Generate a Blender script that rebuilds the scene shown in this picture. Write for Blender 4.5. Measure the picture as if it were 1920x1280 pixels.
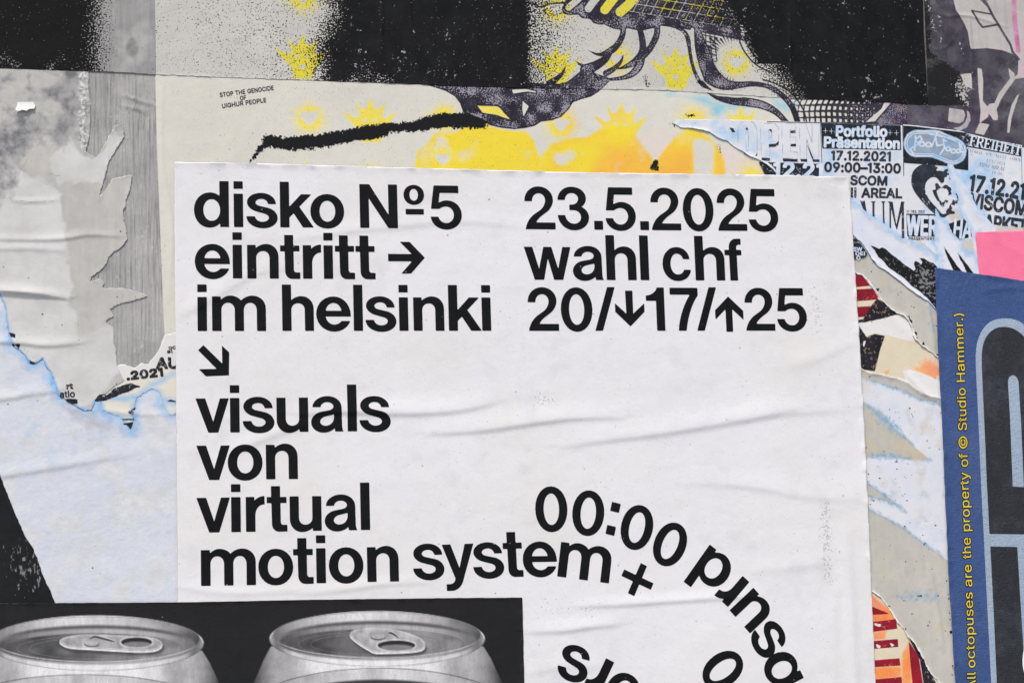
import bpy, math, random
import numpy as np
from mathutils import Matrix, Vector

for o in list(bpy.data.objects):
    bpy.data.objects.remove(o)
SC = bpy.context.scene
COL = SC.collection
random.seed(7)

# ------------------------------------------------------------------ camera
# The wall is the plane y = 0 (x along it, z up).  The camera stands on the pavement 3.2 m away,
# a little to the left of and below the big poster, and looks slightly up and to the right.
FPX = 4458.0
def _n(a):
    a = np.array(a, float)
    return a / np.linalg.norm(a)
XC = _n((24000.0, 0.0, FPX))
ZC = _n((-828.0, -26700.0, FPX))
ZC = _n(ZC - XC * ZC.dot(XC))
YC = np.cross(ZC, XC)
RIGHT = np.array((XC[0], YC[0], ZC[0])); DOWN = np.array((XC[1], YC[1], ZC[1])); FWD = np.array((XC[2], YC[2], ZC[2]))
CAM = np.array((0.0, 0.0, 2.12)) - FWD * 3.15
cd = bpy.data.cameras.new('camera'); cam = bpy.data.objects.new('camera', cd); COL.objects.link(cam)
cd.sensor_fit = 'HORIZONTAL'; cd.sensor_width = 36.0; cd.lens = FPX / 1920 * 36.0
cd.clip_start = 0.05; cd.clip_end = 500.0
m = Matrix.Identity(4)
for i in range(3):
    m[i][0] = RIGHT[i]; m[i][1] = -DOWN[i]; m[i][2] = -FWD[i]; m[i][3] = CAM[i]
cam.matrix_world = m
SC.camera = cam

# ------------------------------------------------------------------ world, sun, exposure
W = bpy.data.worlds.new('World'); SC.world = W; W.use_nodes = True
wn = W.node_tree.nodes; wl = W.node_tree.links
sky = wn.new('ShaderNodeTexSky'); sky.sky_type = 'NISHITA'; sky.sun_disc = False
SUN_EL, SUN_AZ = math.radians(58), math.radians(205)      # azimuth clockwise from +y; the wall faces -y
sky.sun_elevation = SUN_EL; sky.sun_rotation = SUN_AZ
sky.air_density = 0.8; sky.dust_density = 4.0; sky.ozone_density = 0.6; sky.altitude = 400
wn['Background'].inputs['Strength'].default_value = 0.10
wl.new(sky.outputs['Color'], wn['Background'].inputs['Color'])
sd = bpy.data.lights.new('sun', 'SUN'); sun = bpy.data.objects.new('sun', sd); COL.objects.link(sun)
sd.energy = 1.5; sd.angle = math.radians(9); sd.color = (1.0, 0.93, 0.84)
sdir = Vector((math.sin(SUN_AZ) * math.cos(SUN_EL), math.cos(SUN_AZ) * math.cos(SUN_EL), math.sin(SUN_EL)))
sun.rotation_euler = sdir.to_track_quat('Z', 'Y').to_euler()
sun.location = (0, -6, 6)
SC.view_settings.view_transform = 'Standard'; SC.view_settings.look = 'None'
SC.view_settings.gamma = 1.0; SC.view_settings.use_curve_mapping = False
SC.view_settings.exposure = 0.71
SC.render.engine = 'CYCLES'
SC.cycles.max_bounces = 4; SC.cycles.diffuse_bounces = 2; SC.cycles.glossy_bounces = 2

# ------------------------------------------------------------------ photo-plane helpers
GAP = 0.0003                                   # one pasted layer of paper, paste included
def to_wall(u, v, lay=0.0):
    """where the line of sight through picture point (u, v) meets layer `lay` of the wall"""
    u = np.asarray(u, float); v = np.asarray(v, float)
    a = u - 960.0; b = v - 640.0
    dx = a * XC[0] + b * XC[1] + FPX * XC[2]
    dy = a * YC[0] + b * YC[1] + FPX * YC[2]
    dz = a * ZC[0] + b * ZC[1] + FPX * ZC[2]
    t = (-lay * GAP - CAM[1]) / dy
    return CAM[0] + t * dx, CAM[2] + t * dz
def to_px(X, Z, lay=0.0):
    px = np.asarray(X, float) - CAM[0]; pz = np.asarray(Z, float) - CAM[2]; py = -lay * GAP - CAM[1]
    r = px * RIGHT[0] + py * RIGHT[1] + pz * RIGHT[2]
    d = px * DOWN[0] + py * DOWN[1] + pz * DOWN[2]
    f = px * FWD[0] + py * FWD[1] + pz * FWD[2]
    return 960 + FPX * r / f, 640 + FPX * d / f
_x0, _ = to_wall(449.5, 500); _x1, _ = to_wall(450.5, 500)
UNIT = float(_x1 - _x0)                        # metres per picture unit near the poster's left margin

def vnoise(u, v, s, seed=0):
    """smooth value noise in -1..1, feature size s"""
    x = np.asarray(u, float) / s + seed * 17.13; y = np.asarray(v, float) / s + seed * 5.71
    xi = np.floor(x); yi = np.floor(y); fx = x - xi; fy = y - yi
    fx = fx * fx * (3 - 2 * fx); fy = fy * fy * (3 - 2 * fy)
    def h(a, b):
        q = np.sin(a * 127.1 + b * 311.7 + seed * 74.7) * 43758.5453
        return (q - np.floor(q)) * 2 - 1
    return (h(xi, yi) * (1 - fx) + h(xi + 1, yi) * fx) * (1 - fy) + (h(xi, yi + 1) * (1 - fx) + h(xi + 1, yi + 1) * fx) * fy
def sm(x, a, b):
    t = np.clip((x - a) / (b - a), 0, 1)
    return t * t * (3 - 2 * t)

def segdist(u, v, pts, vals=None, closed=False):
    """distance to a polyline, plus the value of vals at the nearest point"""
    P = np.array(pts, float)
    n = len(P); m_ = n if closed else n - 1
    best = np.full(u.shape, 1e9); bv = np.zeros(u.shape)
    for i in range(m_):
        a = P[i]; b = P[(i + 1) % n]; d = b - a; L = d.dot(d)
        if L < 1e-9: continue
        t = np.clip(((u - a[0]) * d[0] + (v - a[1]) * d[1]) / L, 0, 1)
        dd = (u - a[0] - t * d[0]) ** 2 + (v - a[1] - t * d[1]) ** 2
        k = dd < best
        best[k] = dd[k]
        if vals is not None:
            bv[k] = (vals[i] + (vals[(i + 1) % n] - vals[i]) * t)[k]
    return np.sqrt(best), bv
CL = 14.0
def sdf_loops(u, v, loops, clip=CL):
    """signed distance (negative inside, even-odd) to closed loops, clipped to +-clip away from them"""
    u = np.asarray(u, float); v = np.asarray(v, float)
    out = np.full(u.shape, float(clip))
    A = np.concatenate([np.array(l, float) for l in loops])
    k = (u > A[:, 0].min() - clip) & (u < A[:, 0].max() + clip) & (v > A[:, 1].min() - clip) & (v < A[:, 1].max() + clip)
    if not k.any(): return out
    x = u[k]; y = v[k]; best = np.full(x.shape, 1e9); ins = np.zeros(x.shape, bool)
    for l in loops:
        P = np.array(l, float); Q = np.roll(P, -1, 0)
        for (ax, ay), (bx, by) in zip(P, Q):
            dx = bx - ax; dy = by - ay; L = dx * dx + dy * dy
            if L < 1e-9: continue
            t = np.clip(((x - ax) * dx + (y - ay) * dy) / L, 0, 1)
            best = np.minimum(best, (x - ax - t * dx) ** 2 + (y - ay - t * dy) ** 2)
            if ay != by:
                c = ((ay > y) != (by > y)) & (x < (bx - ax) * (y - ay) / (by - ay) + ax)
                ins ^= c
    d = np.sqrt(best)
    out[k] = np.clip(np.where(ins, -d, d), -clip, clip)
    return out
def sdf_stroke(u, v, pts, w, clip=CL):
    """w: full width(s) along the line"""
    if np.isscalar(w): w = [w] * len(pts)
    P = np.array(pts, float); mw = max(w) / 2 + clip
    out = np.full(np.shape(u), float(clip))
    k = (u > P[:, 0].min() - mw) & (u < P[:, 0].max() + mw) & (v > P[:, 1].min() - mw) & (v < P[:, 1].max() + mw)
    if not k.any(): return out
    d, ww = segdist(u[k], v[k], pts, list(w))
    out[k] = np.clip(d - ww / 2, -clip, clip)
    return out
def union(*a):
    r = a[0]
    for b in a[1:]: r = np.minimum(r, b)
    return r
def spline(pts, n=6):
    """Catmull-Rom through points (open); rows may carry extra values"""
    P = np.array(pts, float); out = []
    for i in range(len(P) - 1):
        p0 = P[max(i - 1, 0)]; p1 = P[i]; p2 = P[i + 1]; p3 = P[min(i + 2, len(P) - 1)]
        for j in range(n):
            t = j / n
            out.append(0.5 * (2 * p1 + (p2 - p0) * t + (2 * p0 - 5 * p1 + 4 * p2 - p3) * t * t + (3 * p1 - p0 - 3 * p2 + p3) * t ** 3))
    out.append(P[-1])
    return np.array(out)
def blob(pts, n=5):
    P = list(pts)
    S = spline([P[-1]] + P + [P[0], P[1]], n)
    return S[n:-n]
def rag(pts, amp=3.0, step=5.0, seed=1, closed=True, skip=()):
    """torn outline: subdivide and shake; segments whose index is in skip stay straight"""
    out = []; n = len(pts); rng = np.random.RandomState(seed)
    for i in range(n if closed else n - 1):
        a = np.array(pts[i], float); b = np.array(pts[(i + 1) % n], float); L = np.hypot(*(b - a))
        if i in skip or L < 2:
            out.append(tuple(a)); continue
        k = max(1, int(L / step)); nr = np.array((-(b - a)[1], (b - a)[0])) / max(L, 1e-6)
        for j in range(k):
            p = a + (b - a) * j / k
            if j == 0:
                out.append(tuple(p)); continue
            o = amp * (0.6 * float(vnoise(p[0], p[1], 16, seed)) + 0.5 * float(vnoise(p[0], p[1], 6, seed + 3)) + 0.35 * rng.uniform(-1, 1))
            out.append(tuple(p + nr * o))
    if not closed: out.append(tuple(pts[-1]))
    return out

# ------------------------------------------------------------------ relief of the pasted paper
# folds: (polyline, height mm, half width px above, half width px below)
FOLDS = [
    ([(800, 812), (900, 806), (1000, 792), (1080, 783), (1170, 781)], 2.0, 26, 7),
    ([(1050, 836), (1130, 824), (1230, 812), (1320, 798), (1420, 780), (1500, 762)], 1.9, 30, 9),
    ([(560, 776), (640, 771), (760, 774), (860, 768), (930, 752)], 2.0, 26, 8),
    ([(1280, 905), (1340, 905), (1430, 914), (1510, 930), (1625, 936)], .9, 24, 9),
    ([(1380, 790), (1440, 778), (1520, 770), (1600, 765)], 0.9, 24, 9),
    ([(1080, 1136), (1170, 1133), (1240, 1128), (1330, 1122), (1420, 1118)], 1.5, 14, 5),
    ([(985, 1183), (1050, 1182), (1110, 1174), (1160, 1169)], 1.6, 18, 6),
    ([(330, 596), (360, 580), (420, 545), (480, 512), (540, 500)], .9, 20, 10),
    ([(560, 448), (640, 434), (740, 424), (860, 414), (990, 424)], 0.9, 20, 9),
    ([(430, 850), (480, 828), (530, 808), (570, 795)], 1.1, 18, 9),
    ([(560, 1112), (640, 1105), (720, 1094), (800, 1090)], 1.0, 14, 7),
    ([(1585, 1000), (1592, 1100), (1598, 1200), (1604, 1330)], 1.9, 17, 13),
    ([(1570, 1080), (1560, 1180), (1568, 1300)], 0.9, 24, 16),
    ([(1400, 1070), (1470, 1062), (1560, 1050)], 0.7, 22, 12),
    ([(1470, 690), (1530, 672), (1600, 640)], 0.7, 20, 12),
    ([(330, 1098), (440, 1112), (560, 1104)], 0.7, 12, 8),
    ([(985, 1260), (1060, 1246), (1120, 1250)], 0.6, 18, 10),
    # left papers
    ([(-120, 540), (0, 546), (60, 551), (128, 560)], 3.6, 14, 4),
    ([(-120, 556), (10, 551), (90, 552)], 1.2, 8, 5),
    ([(-120, 446), (60, 450), (122, 448), (165, 441), (230, 444)], 1.7, 9, 4),
    ([(-80, 470), (40, 466), (120, 470)], 1.1, 10, 6),
    ([(-120, 640), (20, 642), (90, 648), (160, 641)], 1.9, 11, 5),
    ([(-120, 752), (0, 748), (60, 738), (110, 732)], 1.6, 14, 6),
    ([(-120, 910), (10, 891), (100, 876), (250, 850)], 1.4, 18, 7),
    ([(20, 375), (50, 379), (110, 376)], 1.0, 8, 4),
    ([(190, 770), (260, 777), (330, 776)], 0.8, 8, 5),
    ([(225, 178), (260, 190), (292, 200)], 1.2, 5, 4),
    ([(222, 200), (258, 206), (275, 212)], 1.2, 5, 4),
    ([(306, 150), (304, 300), (322, 420), (318, 560)], 0.8, 9, 5),
    # right side
    ([(1738, 560), (1746, 610), (1752, 660)], 2.0, 6, 4),
    ([(1700, 700), (1730, 735), (1770, 760)], 1.2, 9, 5),
    ([(1640, 560), (1680, 600), (1710, 640)], 0.8, 12, 8),
    ([(1740, 1060), (1752, 1110), (1760, 1160), (1768, 1220)], 1.6, 6, 5),
    ([(1750, 20), (1775, 32), (1800, 30), (1830, 34), (1890, 52)], 1.2, 4, 3),
    ([(1735, 90), (1770, 92), (1800, 55)], 1.0, 4, 3),
    ([(1816, 20), (1820, 90), (1824, 175)], 1.2, 4, 4),
    ([(1780, 310), (1805, 345), (1830, 395), (1870, 440)], 1.6, 10, 8),
    ([(1600, 380), (1660, 428), (1750, 478)], 1.0, 9, 9),
    ([(1840, 548), (1880, 541), (1960, 540)], 0.9, 9, 6),
    ([(1850, 435), (1900, 470), (1960, 480)], 0.4, 12, 9),
    # upper mural
    ([(714, -60), (716, 30), (714, 100)], 0.8, 4, 4),
    ([(770, -60), (772, 50), (812, 130)], 0.6, 4, 4),
    ([(1480, 20), (1482, 120), (1478, 180)], 0.7, 4, 4),
    ([(1580, -40), (1586, 80), (1600, 190)], 0.5, 6, 6),
    ([(720, 235), (724, 242), (726, 262)], 0.8, 4, 3),
]
FB = []
for pl, hh, wa, wb in FOLDS:
    S = spline(pl, 5); L = len(S)
    env = [math.sin(math.pi * min(1, max(0, (i + 0.6) / (L + 0.2)))) ** 0.6 for i in range(L)]
    FB.append((S, hh, wa, wb, env))
def relief(u, v, extra=None):
    u = np.asarray(u, float); v = np.asarray(v, float)
    h = 0.50 * vnoise(u, v, 150, 1) + 0.13 * vnoise(u + v * .3, v * 2.1, 60, 2) + 0.025 * vnoise(u, v * 1.6, 22, 3) + 1.0
    for S, hh, wa, wb, env in FB:
        r = max(wa, wb) * 2.4
        k = (u > S[:, 0].min() - r) & (u < S[:, 0].max() + r) & (v > S[:, 1].min() - r) & (v < S[:, 1].max() + r)
        if not k.any(): continue
        uu = u[k]; vv = v[k]
        d, e = segdist(uu, vv, S, env)
        # which side of the fold: the wide slope looks up (or left for upright folds)
        tot = S[-1] - S[0]
        ar = np.interp(uu, *(lambda q: (q[:, 0], q[:, 1]))(S[np.argsort(S[:, 0])])) if abs(tot[0]) > abs(tot[1]) else None
        if ar is not None: up = vv < ar
        else:
            q = S[np.argsort(S[:, 1])]; up = uu < np.interp(vv, q[:, 1], q[:, 0])
        w = np.where(up, wa, wb * .85)
        h[k] += hh * e * np.exp(-(d / w) ** 2 * 1.2)
    k = (u > 120) & (u < 200) & (v > 120) & (v < 310)
    if k.any():     # lumpy ridge of old paste
        c = 157 + 5 * vnoise(v[k], v[k] * 0, 25, 8)
        lump = np.abs(vnoise(u[k], v[k], 7, 4)) * 3.2 + np.abs(vnoise(u[k], v[k], 3.4, 5)) * 1.8
        h[k] += lump * np.exp(-((u[k] - c) / 8.5) ** 2) * sm(v[k], 128, 145) * (1 - sm(v[k], 262, 295))
    return h / 1000.0

# ------------------------------------------------------------------ object helpers
def finish(o, label=None, cat=None, group=None, kind=None, parent=None):
    if label: o['label'] = label
    if cat: o['category'] = cat
    if group: o['group'] = group
    if kind: o['kind'] = kind
    if parent is not None: o.parent = parent
    return o
def thing(name, label, cat, u, v, lay=1, group=None):
    x, z = to_wall(u, v, lay)
    e = bpy.data.objects.new(name, None); COL.objects.link(e)
    e.location = (float(x), -lay * GAP, float(z)); e.empty_display_size = 0.05
    return finish(e, label, cat, group)
def mesh_obj(name, verts, quads, tris, mat, attrs=None, parent=None, smooth=True):
    me = bpy.data.meshes.new(name)
    verts = np.asarray(verts, np.float32)
    off = np.array(parent.location if parent is not None else (0, 0, 0), np.float32)
    nv = len(verts); nq = len(quads); nt = len(tris)
    me.vertices.add(nv); me.vertices.foreach_set('co', (verts - off).ravel())
    li = np.concatenate([np.asarray(quads, np.int32).ravel(), np.asarray(tris, np.int32).ravel()])
    me.loops.add(len(li)); me.loops.foreach_set('vertex_index', li)
    me.polygons.add(nq + nt)
    st = np.concatenate([np.arange(nq) * 4, nq * 4 + np.arange(nt) * 3]).astype(np.int32)
    me.polygons.foreach_set('loop_start', st)
    me.update(calc_edges=True); me.validate()
    me.polygons.foreach_set('use_smooth', np.full(len(me.polygons), smooth))
    for k, a in (attrs or {}).items():
        at = me.attributes.new(k, 'FLOAT', 'POINT'); at.data.foreach_set('value', np.asarray(a, np.float32))
    me.materials.append(mat)
    o = bpy.data.objects.new(name, me); COL.objects.link(o)
    if parent is not None: o.parent = parent
    return o

def march(sdf, box, cell):
    """cells of a regular grid where sdf < 0, clipped along the zero line -> u, v, quads, tris"""
    x0, y0, x1, y1 = box
    nx = int(math.ceil((x1 - x0) / cell)) + 1; ny = int(math.ceil((y1 - y0) / cell)) + 1
    gx = x0 + np.arange(nx) * cell; gy = y0 + np.arange(ny) * cell
    U, V = np.meshgrid(gx, gy); U = U.ravel(); V = V.ravel()
    S = sdf(U, V); S = np.where(np.abs(S) < 1e-6, -1e-6, S); ins = S < 0
    idx = np.arange(nx * ny).reshape(ny, nx)
    a = idx[:-1, :-1].ravel(); b = idx[:-1, 1:].ravel(); c = idx[1:, 1:].ravel(); d = idx[1:, :-1].ravel()
    cnt = ins[a].astype(int) + ins[b] + ins[c] + ins[d]
    full = cnt == 4; part = (cnt > 0) & ~full
    quads = np.stack([a[full], d[full], c[full], b[full]], 1)
    T = np.concatenate([np.stack([a[part], d[part], c[part]], 1), np.stack([a[part], c[part], b[part]], 1)])
    ti = ins[T] if len(T) else np.zeros((0, 3), bool)
    n3 = ti.sum(1)
    tris = [T[n3 == 3]]; keys = []; pend = []
    N = nx * ny
    def ek(p, q): return np.minimum(p, q).astype(np.int64) * N + np.maximum(p, q)
    for r in range(3):
        A = T[:, r]; B = T[:, (r + 1) % 3]; Cc = T[:, (r + 2) % 3]
        k = (n3 == 1) & ti[:, r]
        if k.any(): pend.append(('t', A[k], ek(A[k], B[k]), ek(A[k], Cc[k])))
        k = (n3 == 2) & ~ti[:, r]
        if k.any(): pend.append(('q', B[k], Cc[k], ek(A[k], B[k]), ek(A[k], Cc[k])))
    ak = [x for p in pend for x in p[1:] if x.dtype == np.int64 and x.max(initial=0) >= 0]
    allk = np.unique(np.concatenate([p[j] for p in pend for j in ((2, 3) if p[0] == 't' else (3, 4))])) if pend else np.zeros(0, np.int64)
    p = (allk // N).astype(int); q = (allk % N).astype(int)
    if len(allk):
        t = S[p] / (S[p] - S[q])
        eu = U[p] + (U[q] - U[p]) * t; ev = V[p] + (V[q] - V[p]) * t
    else: eu = ev = np.zeros(0)
    def ei(k): return N + np.searchsorted(allk, k)
    for e in pend:
        if e[0] == 't': tris.append(np.stack([e[1], ei(e[2]), ei(e[3])], 1))
        else:
            b_, c_, ab, ac = e[1], e[2], ei(e[3]), ei(e[4])
            tris.append(np.stack([b_, c_, ac], 1)); tris.append(np.stack([b_, ac, ab], 1))
    tris = np.concatenate(tris) if tris else np.zeros((0, 3), int)
    AU = np.concatenate([U, eu]); AV = np.concatenate([V, ev])
    used = np.zeros(len(AU), bool); used[quads.ravel()] = True; used[tris.ravel()] = True
    mp = np.cumsum(used) - 1
    return AU[used], AV[used], mp[quads], mp[tris]

def place(u, v, lay, lift=0.0, rel=True):
    X, Z = to_wall(u, v, lay)
    h = relief(u, v) if rel else 0.0
    return np.stack([X, -(lay * GAP + h + lift * .7), Z], 1)

def sheet(name, poly, lay, mat, cell=4.0, attrs=None, parent=None, thick=0.00025, box=None, holes=(), lift=0.0, curl=None, rel=True):
    P = np.array(poly, float)
    bx = box or (P[:, 0].min() - cell, P[:, 1].min() - cell, P[:, 0].max() + cell, P[:, 1].max() + cell)
    loops = [poly] + list(holes)
    u, v, q, t = march(lambda a, b: sdf_loops(a, b, loops, clip=400.0), bx, cell)
    co = place(u, v, lay, lift, rel)
    if curl is not None: co[:, 1] -= curl(u, v)
    at = {k: f(u, v) for k, f in (attrs or {}).items()}
    # turn the rim back towards the wall so the sheet has an edge
    E = np.concatenate([np.stack([f[:, i], f[:, (i + 1) % f.shape[1]]], 1) for f in (q, t) if len(f) for i in range(f.shape[1])])
    key = np.sort(E, 1); kk = key[:, 0].astype(np.int64) * (len(u) + 1) + key[:, 1]
    un, ix, ct = np.unique(kk, return_index=True, return_counts=True)
    B = E[ix[ct == 1]]
    bv = np.unique(B.ravel()); low = co[bv].copy(); low[:, 1] += thick
    mp = np.full(len(u), -1); mp[bv] = len(u) + np.arange(len(bv))
    sk = np.stack([B[:, 1], B[:, 0], mp[B[:, 0]], mp[B[:, 1]]], 1)
    co2 = np.concatenate([co, low]); q2 = np.concatenate([q.reshape(-1, 4), sk])
    at = {k: np.concatenate([a, a[bv]]) for k, a in at.items()}
    return mesh_obj(name, co2, q2, t, mat, at, parent)

def ink(name, sdf, box, lay, mat, cell=1.6, parent=None, lift=0.00022, label=None, attrs=None):
    boxes = box if isinstance(box, list) else [box]
    sdfs = sdf if isinstance(sdf, list) else [sdf] * len(boxes)
    V = []; Q = []; T = []; n = 0; AT = {}
    for s, b in zip(sdfs, boxes):
        u, v, q, t = march(s, b, cell)
        if not len(u): continue
        V.append(place(u, v, lay, lift)); Q.append(q.reshape(-1, 4) + n); T.append(t.reshape(-1, 3) + n); n += len(u)
        for k, f in (attrs or {}).items(): AT.setdefault(k, []).append(f(u, v))
    if not V: return None
    o = mesh_obj(name, np.concatenate(V), np.concatenate(Q), np.concatenate(T), mat, {k: np.concatenate(a) for k, a in AT.items()}, parent)
    if label: o['label'] = label
    return o

# ------------------------------------------------------------------ procedural materials
def lin(r, g, b, k=1.03):
    f = lambda c: (c / 255 / 12.92 if c / 255 <= .04045 else ((c / 255 + .055) / 1.055) ** 2.4) * k
    return (min(f(r), .98), min(f(g), .86), min(f(b), .86), 1.0)
class G:
    def __init__(s, name):
        s.m = bpy.data.materials.new(name); s.m.use_nodes = True
        s.t = s.m.node_tree; s.b = s.t.nodes['Principled BSDF']
        s.pos = s.t.nodes.new('ShaderNodeNewGeometry').outputs['Position']
    def l(s, a, b): s.t.links.new(a, b)
    def put(s, sock, v):
        if isinstance(v, bpy.types.NodeSocket): s.l(v, sock)
        else: sock.default_value = v
    def math(s, op, a, b=0.0, c=0.0, clamp=False):
        n = s.t.nodes.new('ShaderNodeMath'); n.operation = op; n.use_clamp = clamp
        s.put(n.inputs[0], a); s.put(n.inputs[1], b)
        if op in ('MULTIPLY_ADD', 'COMPARE'): s.put(n.inputs[2], c)
        return n.outputs[0]
    def map(s, x, a, b, c=0.0, d=1.0, smooth=False):
        n = s.t.nodes.new('ShaderNodeMapRange'); n.clamp = True
        if smooth: n.interpolation_type = 'SMOOTHSTEP'
        s.put(n.inputs[0], x); s.put(n.inputs[1], a); s.put(n.inputs[2], b); s.put(n.inputs[3], c); s.put(n.inputs[4], d)
        return n.outputs[0]
    def vec(s, sc=(1, 1, 1), off=(0, 0, 0), rot=(0, 0, 0)):
        n = s.t.nodes.new('ShaderNodeMapping'); s.l(s.pos, n.inputs['Vector'])
        n.inputs['Scale'].default_value = sc; n.inputs['Location'].default_value = off; n.inputs['Rotation'].default_value = rot
        return n.outputs[0]
    def noise(s, scale, det=3.0, rough=.55, sc=(1, 1, 1), off=(0, 0, 0), rot=(0, 0, 0), dist=0.0):
        n = s.t.nodes.new('ShaderNodeTexNoise'); s.l(s.vec(sc, off, rot), n.inputs['Vector'])
        n.inputs['Scale'].default_value = scale; n.inputs['Detail'].default_value = det
        n.inputs['Roughness'].default_value = rough; n.inputs['Distortion'].default_value = dist
        return n.outputs[0]
    def vor(s, scale, feat='F1', off=(0, 0, 0), sc=(1, 1, 1), out='Distance'):
        n = s.t.nodes.new('ShaderNodeTexVoronoi'); n.feature = feat; s.l(s.vec(sc, off), n.inputs['Vector'])
        n.inputs['Scale'].default_value = scale
        return n.outputs[out]
    def attr(s, name):
        n = s.t.nodes.new('ShaderNodeAttribute'); n.attribute_name = name
        return n.outputs['Fac']
    def mix(s, f, a, b):
        n = s.t.nodes.new('ShaderNodeMix'); n.data_type = 'RGBA'; n.clamp_factor = True
        s.put(n.inputs[0], f); s.put(n.inputs[6], a); s.put(n.inputs[7], b)
        return n.outputs[2]
    def bump(s, h, dist, st=1.0):
        n = s.t.nodes.new('ShaderNodeBump'); n.inputs['Strength'].default_value = st; n.inputs['Distance'].default_value = dist
        s.put(n.inputs['Height'], h); s.l(n.outputs[0], s.b.inputs['Normal'])
    def done(s, col, rough=.7, spec=.3):
        s.put(s.b.inputs['Base Color'], col); s.put(s.b.inputs['Roughness'], rough)
        s.b.inputs['Specular IOR Level'].default_value = spec
        return s.m

def paper(name, base, base2=None, layers=(), mott=.5, streak=0.0, specks=.0, rough=.72, spec=.12, bump=.00012, stain=None, seed=0, wipe=0.0):
    """weathered printed paper: base mottled to base2, then printed layers by attribute, then dirt"""
    g = G(name); of = (seed * 3.7, 0, seed * 1.9)
    base2 = base2 or tuple(c * .88 for c in base[:3]) + (1,)
    big = g.noise(7, 5, .6, off=of); mid = g.noise(60, 4, .65, off=of); fine = g.noise(650, 2, .6, off=of)
    f = g.math('ADD', g.map(big, .35, .68), g.map(mid, .35, .7, -.25, .45))
    col = g.mix(g.math('MULTIPLY', f, mott), base, base2)
    if streak:
        st = g.noise(170, 4, .7, sc=(1, 1, .045), off=of)
        st2 = g.noise(45, 4, .6, sc=(1, 1, .12), off=of)
        q = g.math('ADD', g.map(st, .38, .62), g.map(st2, .4, .65, -.3, .4))
        col = g.mix(g.math('MULTIPLY', q, streak), col, tuple(c * .5 for c in base[:3]) + (1,))
    if stain:
        sn = g.noise(18, 5, .7, off=(of[0] + 9, 0, 4)); 
        col = g.mix(g.map(sn, .52, .72, 0, stain[1]), col, stain[0])
    rg = rough
    for L in layers:
        a = g.attr(L['a']); n1 = g.noise(L.get('ns', 420), L.get('nd', 3), .6, off=(L.get('seed', 1) * 2.3, 0, 1.1), sc=L.get('sc', (1, 1, 1)))
        md = L.get('mode', 'sdf')
        if md == 'sdf':        # hard printed shape, px distance, slight raggedness
            x = g.math('MULTIPLY_ADD', g.math('SUBTRACT', n1, .5), L.get('jit', 2.0), a)
            mk = g.map(x, L.get('soft', .6), -L.get('soft', .6))
        elif md == 'spray':    # density against fine grain
            x = g.math('MULTIPLY_ADD', a, L.get('k', .44), n1)
            th = .5 + L.get('k', .44) / 2
            mk = g.map(x, th - .02, th + .02)
        else:                  # wash
            x = g.math('MULTIPLY_ADD', g.math('SUBTRACT', n1, .5), L.get('jit', 1.2), a)
            x = g.math('MULTIPLY', x, g.map(a, .0, .15))
            mk = g.map(x, L.get('lo', .15), L.get('hi', .85))
        op = L.get('op', 1.0)
        if L.get('wear'):
            w = g.noise(L.get('wns', 260), 4, .7, off=(L.get('seed', 1) * 5.1, 0, 7)); op = g.map(w, L['wear'] - .04, L['wear'] + .04, op, op * .35)
        c = L['c']
        if 'c2' in L:
            if 'a2' in L: c = g.mix(g.attr(L['a2']), L['c'], L['c2'])
            else: c = g.mix(g.map(g.noise(L.get('cs', 40), 4, .6, off=of), .4, .62), L['c'], L['c2'])
        fac = g.math('MULTIPLY', mk, op)
        col = g.mix(fac, col, c)
        if 'gloss' in L:
            rg = g.math('MULTIPLY_ADD', fac, L['gloss'] - rough, rough) if not isinstance(rg, bpy.types.NodeSocket) else rg
    if specks:
        vs = g.vor(55, off=of); r1 = g.noise(30, 2, .5, off=(of[0] + 3, 0, 2))
        sp = g.map(g.math('MULTIPLY_ADD', g.map(r1, .45, .75), -.07, vs), .012, .03, 1, 0)
        v2 = g.vor(210, off=(of[0] + 1, 0, 5)); r2 = g.noise(11, 3, .6, off=(of[0] + 6, 0, 8))
        s2 = g.map(g.math('MULTIPLY_ADD', g.map(r2, .5, .75), -.16, v2), -.06, .0, 1, 0)
        dk = g.math('MULTIPLY', g.math('MAXIMUM', sp, s2), specks)
        col = g.mix(dk, col, (.05, .05, .052, 1))
    if wipe:   # rubbed, slightly soiled zones
        wz = g.noise(5, 6, .7, off=(of[0] + 2, 0, 3), sc=(1, 1, 1.6)); wz2 = g.noise(300, 2, .5)
        col = g.mix(g.math('MULTIPLY', g.map(g.math('MULTIPLY_ADD', wz2, .15, wz), .58, .8), wipe), col, (.42, .42, .43, 1))
    g.bump(g.math('MULTIPLY_ADD', fine, .22, g.math('MULTIPLY_ADD', mid, .55, g.math('MULTIPLY', big, 3))), bump * 6, 1.0)
    return g.done(col, rg, spec)

def ink_mat(name, col, wear=.0, rough=.5, spec=.12, flecks=1.0, c2=None):
    g = G(name)
    n = g.noise(90, 4, .6); c = g.mix(g.map(n, .35, .7), col, c2 or tuple(min(1, x * 1.35 + .002) for x in col[:3]) + (1,))
    v = g.vor(75); r = g.noise(60, 2, .5, off=(3, 0, 4))
    s = g.map(g.math('MULTIPLY_ADD', g.map(r, .45, .8), -.09, v), .0, .02, 1, 0)
    c = g.mix(g.math('MULTIPLY', s, .55 * flecks), c, (.5, .5, .5, 1))
    if wear:
        w = g.noise(240, 5, .75, off=(1, 0, 9)); w2 = g.noise(24, 3, .6, off=(5, 0, 2))
        c = g.mix(g.map(g.math('MULTIPLY_ADD', w2, .5, w), .99 - wear * .13, 1.03 - wear * .13, 0, .8), c, (.62, .66, .72, 1))
    g.bump(g.noise(60, 4, .6), .0003, 1.0)
    return g.done(c, rough, spec)

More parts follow.
